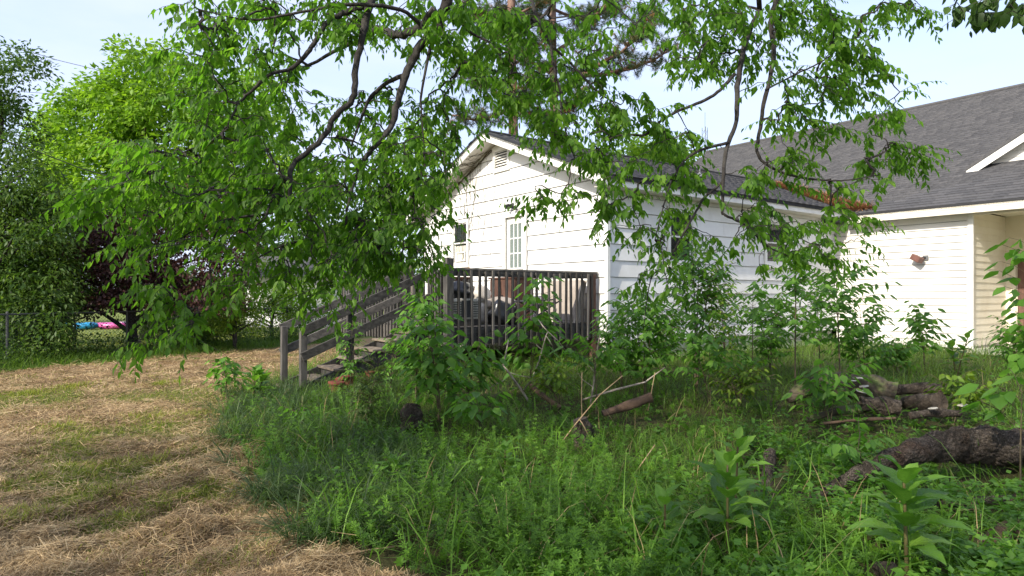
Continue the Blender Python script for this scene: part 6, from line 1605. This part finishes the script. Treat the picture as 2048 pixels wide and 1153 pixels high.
lump('cushion', DK(-2.05, -1.35, 0.0), (0.42, 0.30, 0.34), M['fabric_white'], 'crumpled stained white cushion at the bottom of the heap', 'cushion', 3, amp=0.14)
lump('cushion', DK(-1.75, -1.15, 0.30), (0.40, 0.26, 0.14), M['fabric_beige'], 'flattened beige cushion on the heap', 'cushion', 4, amp=0.12)
lump('cushion', DK(-2.1, -1.3, 0.40), (0.26, 0.22, 0.22), M['fabric_white'], 'small grubby white cushion topping the heap', 'cushion', 5, amp=0.18)
# brown cabinet against the wall
cb = empty('cabinet', DK(-0.85, -1.95), 'reddish brown wooden cabinet beside the door', 'cabinet')
MB().box(DK(-0.85, -1.95, 0.46), 0.5, 0.85, 0.84, U2, V2).build('carcass', M['wood_red'], cb, bevel=0.008)
MB().box(DK(-0.85, -1.95, 0.895), 0.56, 0.91, 0.03, U2, V2).build('top', M['wood_red'], cb)
for sy in (-1, 1):
    dr_ = MB().box(DK(-1.112, -1.95 + sy * 0.205, 0.46), 0.018, 0.39, 0.74, U2, V2).build('door', M['wood_red'], cb)
    MB().box(DK(-1.13, -1.95 + sy * 0.05, 0.5), 0.02, 0.02, 0.09, U2, V2).build('handle', M['black_metal'], dr_)
for sx in (-1, 1):
    for sy in (-1, 1): MB().box(DK(-0.85 + sx * 0.2, -1.95 + sy * 0.37, 0.02), 0.05, 0.05, 0.04, U2, V2).build('leg', M['wood_red'], cb)
# mattress leaning on the gable near the corner
mt_ = empty('mattress', DK(-0.45, -0.95), 'stained beige mattress leaning on the gable wall near the corner', 'mattress')
tl = (UP * 0.97 + U2 * 0.22).normalized(); on = tl.cross(V2).normalized()
cM = DK(-0.42, -0.98, 0.0) + tl * 0.43 
MB().box(cM, 0.86, 1.15, 0.16, tl, V2, on).build('pad', M['fabric_beige'], mt_, bevel=0.03)
for s in (-1, 1):
    MB().box(cM + on * 0.062 * s, 0.88, 1.17, 0.014, tl, V2, on).build('piping', M['fabric_white'], mt_, bevel=0.004)
# pitched board behind (roof-like cardboard)
MB().box(DK(-0.3, -1.75, 0.50), 0.03, 0.55, 1.0, U2, V2, (UP + U2 * 0.2).normalized())
bx_ = empty('cardboard_box', DK(-1.45, -2.1), 'battered brown cardboard box in front of the cabinet', 'box')
MB().box(DK(-1.45, -1.9, 0.20), 0.42, 0.5, 0.40, U2, V2).build('carton', M['card'], bx_)
for sy in (-1, 1): MB().box(DK(-1.45, -1.9 + sy * 0.33, 0.43), 0.42, 0.22, 0.008, U2, (V2 * 0.85 + UP * 0.5 * sy).normalized(), UP).build('flap', M['card'], bx_)
# folding chair lying on its side
fc = empty('folding_chair', DK(-1.15, -0.75), 'collapsed black folding chair by the end post', 'chair')
ca = DK(-1.15, -0.72, 0.16)
MB().box(ca + UP * 0.18, 0.62, 0.44, 0.035, (U2 + UP * 0.22).normalized(), V2, (UP - U2 * 0.22).normalized()).build('seat', M['dark_grey_plastic'], fc, bevel=0.01)
MB().box(ca + UP * 0.28 - U2 * 0.1, 0.7, 0.42, 0.03, (U2 + UP * 0.05).normalized(), V2, (UP - U2 * 0.05).normalized()).build('backrest', M['dark_grey_plastic'], fc, bevel=0.01)
for sy in (-1, 1):
    MB().tube([ca + V2 * sy * 0.2 - U2 * 0.45 + UP * 0.36, ca + V2 * sy * 0.2 + U2 * 0.45 - UP * 0.14], 0.014, 8).build('leg', M['black_metal'], fc)
    MB().tube([ca + V2 * sy * 0.22 - U2 * 0.45 - UP * 0.14, ca + V2 * sy * 0.22 + U2 * 0.42 + UP * 0.3], 0.014, 8).build('leg', M['black_metal'], fc)
# terracotta pots beside the stairs
def pot(p, s, label, tilt=0.0):
    t = empty('flower_pot', p, label, 'pot', 'terracotta pots by the stairs')
    up = (UP + Vector((tilt, 0, 0))).normalized(); c = Vector(p)
    MB().tube([c, c + up * 0.03 * s, c + up * 0.22 * s], [0.085 * s, 0.09 * s, 0.125 * s], 18).build('bowl', M['terracotta'], t, smooth=True)
    MB().tube([c + up * 0.215 * s, c + up * 0.225 * s, c + up * 0.27 * s, c + up * 0.275 * s], [0.126 * s, 0.145 * s, 0.148 * s, 0.13 * s], 18).build('rim', M['terracotta'], t, smooth=True)
pot(gpt(672, 790) - UP * 0.04, 0.85, 'red terracotta pot standing under the stair rail', 0.05)
pot(gpt(697, 782) - UP * 0.04, 1.0, 'larger red terracotta pot leaning by the middle stair post', -0.25)
pot(gpt(738, 765) + UP * 0.02, 0.6, 'small orange terracotta pot behind the reddish feathery weed', 0.1)

# ------------------------------------------------------------------ fence, neighbours, wires
fence = empty('chain_link_fence', (FO[0] + FN[0] * 1.6, FO[1] + FN[1] * 1.6, 0), 'chain-link fence with grey top rail under the trees', 'fence')
def FP(t, z, s=1.6): return Vector((FO[0] + FT[0] * t + FN[0] * s, FO[1] + FT[1] * t + FN[1] * s, z))
T0, T1, FH = -5.0, 15.0, 1.15
M['old_zinc'] = plain('weathered dark fence steel', (0.075, 0.078, 0.075), 0.7, 0.3)
MB().tube([FP(T0, FH), FP(T1, FH)], 0.022, 8).build('top_rail', M['old_zinc'], fence)
for i in range(8):
    t = T0 + 0.3 + i * 2.75
    po = MB().tube([FP(t, -0.1), FP(t, FH + 0.04)], 0.028, 8).build('post', M['old_zinc'], fence)
    MB().tube([FP(t, FH + 0.04), FP(t, FH + 0.07)], [0.034, 0.012], 8).build('cap', M['old_zinc'], po)
wm = MB(); t = T0
while t < T1 - FH:
    wm.tube([FP(t, 0.02), FP(t + FH * 0.95, FH)], 0.0032, 3, cap=False); wm.tube([FP(t + FH * 0.95, 0.02), FP(t, FH)], 0.0032, 3, cap=False); t += 0.085
tag(wm.build('wire_mesh', M['old_zinc'], fence), kind='stuff')
def float_toy(xp0, xp1, yp, d, mat, mat2, label):
    a = px(xp0, yp, d); bq = px(xp1, yp, d); a.z = bq.z = 0.0
    t = empty('pool_float', (a + bq) / 2, label, 'pool float', 'inflatables on the far lawn')
    l_ = (bq - a).length; ax_ = (bq - a).normalized(); r_ = 0.15
    for s in (-1, 1):
        pts = [a + ax_ * l_ * f + Vector((0, s * 0.28 * math.sin(math.pi * f) ** 0.4, r_ + 0.06 * (2 * f - 1) ** 2)) for f in np.linspace(0.02, 0.98, 14)]
        MB().tube(pts, [r_ * (0.45 + 0.55 * math.sin(math.pi * f) ** 0.5) for f in np.linspace(0.02, 0.98, 14)], 10).build('side_tube', mat, t, smooth=True)
    MB().box((a + bq) / 2 + Vector((0, 0, 0.10)), l_ * 0.86, 0.46, 0.10, ax_, UP.cross(ax_), UP).build('floor', mat2, t, bevel=0.03)
    MB().box(a.lerp(bq, 0.8) + Vector((0, 0, 0.27)), 0.3, 0.4, 0.12, ax_, UP.cross(ax_), UP).build('pillow', mat2, t, bevel=0.04)
float_toy(132, 192, 652, 30, M['blue_plastic'], M['blue_plastic'], 'blue inflatable float on the grass beyond the fence')
float_toy(194, 256, 651, 30.5, M['pink_plastic'], M['pink_pale'], 'pink and white inflatable float on the grass beyond the fence')
# white neighbour shed
sp_ = px(580, 660, 32); shed = empty('shed', (sp_.x, 32, 0), 'distant white lap-sided shed seen past the stair rail', 'shed')
X0, X1 = sp_.x - 2.2, sp_.x + 2.6
MB().box((sp_.x + 0.2, 33.6, 1.25), X1 - X0 - 0.06, 3.1, 2.5).build('wall', M['white_siding'], shed)
for i in range(12):
    lap('siding_board', shed, M['white_siding'], Vector((0, 32.05, 0)), Vector((1, 0, 0)), X0, X1, 0.08 + i * 0.2, 0.275 + i * 0.2, Vector((0, -1, 0)), lo=0.04)
rf_ = MB(); rf_.prism([(X0 - 0.3, 31.6, 2.45), (X1 + 0.3, 31.6, 2.45), (X1 + 0.3, 33.6, 3.5), (X0 - 0.3, 33.6, 3.5)], UP * 0.08); rf_.prism([(X0 - 0.3, 35.6, 2.45), (X1 + 0.3, 35.6, 2.45), (X1 + 0.3, 33.6, 3.5), (X0 - 0.3, 33.6, 3.5)], UP * 0.08)
rf_.build('roof', M['shingle'], shed)
# lattice mast behind the roof
mp0 = px(1410, 590, 44); mast = empty('antenna_mast', (mp0.x, 44, 0), 'thin grey lattice antenna mast rising behind the roof ridge', 'mast')
zt = px(1410, 255, 44).z; lg = [Vector((mp0.x + 0.2 * math.cos(a), 44 + 0.2 * math.sin(a), 0)) for a in (0.4, 2.5, 4.6)]
for p in lg: MB().tube([p, p + UP * zt], 0.02, 6).build('leg', M['grey_metal'], mast)
br = MB(); z = 0.2
while z < zt - 0.5:
    for i in range(3): br.tube([lg[i] + UP * z, lg[(i + 1) % 3] + UP * (z + 0.42)], 0.012, 4)
    z += 0.42
tag(br.build('lattice_bracing', M['grey_metal'], mast), kind='stuff')
MB().tube([Vector((mp0.x, 44, zt - 0.3)), Vector((mp0.x, 44, zt + 1.0))], 0.014, 6).build('antenna', M['grey_metal'], mast)
# overhead wires
for rows, r_, lab in (([(-400, 150, 13), (38, 291, 14.5), (120, 321, 14.9), (205, 349, 15.3), (420, 392, 16), (680, 385, 17), (905, 352, 17.9)], .011, 'black service cable sagging towards the gable eave'), ([(-500, -30, 21), (40, 100, 23), (145, 128, 23.5), (420, 190, 25), (900, 270, 29)], .009, 'thin upper wire crossing the sky above the maple'), ([(-400, 150, 24), (60, 185, 26), (300, 200, 28), (900, 215, 33)], .008, 'faint lower wire behind the maple crown')):
    s = spline([px(*q)[:] for q in rows], 8)
    o = MB().tube(s, r_, 6).build('utility_cable', M['black_metal']); tag(o, lab, 'cable')

# ------------------------------------------------------------------ second tree: heart-shaped leaves hanging in at the upper right
RB = Vector((5.2, 1.8, hzs(5.2, 1.8)))
rb = empty('redbud_tree', RB, 'redbud tree dropping dark heart-shaped leaves in front of the roof ridge sky', 'tree')
s = spline([RB + Vector((0, 0, -0.1)), RB + Vector((-0.1, 0.1, 1.5)), RB + Vector((-0.3, 0.3, 3.0)), RB + Vector((-0.5, 0.5, 4.6))], 6)
MB().tube(s, np.linspace(.11, .05, len(s)), 10).build('trunk', M['bark'], rb, smooth=True)
lb_ = []
for rows in ([(4.9, 2.1, 2.9), (4.2, 2.8, 3.5), (3.5, 3.4, 3.75), tuple(px(1990, -30, 3.9))], [(4.7, 2.3, 3.6), (4.2, 3.0, 4.2), tuple(px(1930, -60, 4.0))]):
    s = spline(rows, 6); MB().tube(s, np.linspace(.03, .008, len(s)), 7).build('limb', M['bark'], rb, smooth=True)
tw = MB()
pts = np.array([px(x, y, d)[:] for x, y, d in [(1915, 6, 3.9), (1935, 22, 3.9), (1950, 10, 4.0), (1965, 0, 3.9), (1925, -20, 3.9), (1985, -5, 3.8), (2020, 8, 3.7), (2040, -10, 3.7), (2060, 10, 3.7), (2000, -35, 3.9), (1945, -30, 4.1), (2075, -20, 3.7), (1965, 25, 3.9), (2025, 22, 3.6)]])
pos, ax, nm, ln_ = sprays(pts, norm(np.tile([[-0.2, 0.2, -0.6]], (len(pts), 1))), lambda i: 2, 0.08, 0.16, 4, 0.095, tw, droop=1.2)
ex = crown_pts(900, (4.6, 2.2, 4.6), (1.6, 1.5, 1.0)); ex = ex[~in_view(ex, 80)]
pos = np.concatenate([pos, ex]); ax = np.concatenate([ax, RNG.normal(size=(len(ex), 3)) + [0, 0, -0.8]]); nm = np.concatenate([nm, RNG.normal(0, 0.4, (len(ex), 3)) + [0, 0, 1]]); ln_ = np.concatenate([ln_, RNG.uniform(0.08, 0.12, len(ex))])
tag(tw.build('branchlets', M['bark'], rb), kind='stuff')
o = field('foliage', [(leaves8(pos, ax, nm, ln_, ln_ * 0.72, 0.12, 0.15, 0.40), LEAF8_F, np.clip(RNG.normal(0.25, 0.15, len(pos)), 0, 1))], M['leaf_dark'], rb); tag(o, kind='stuff')
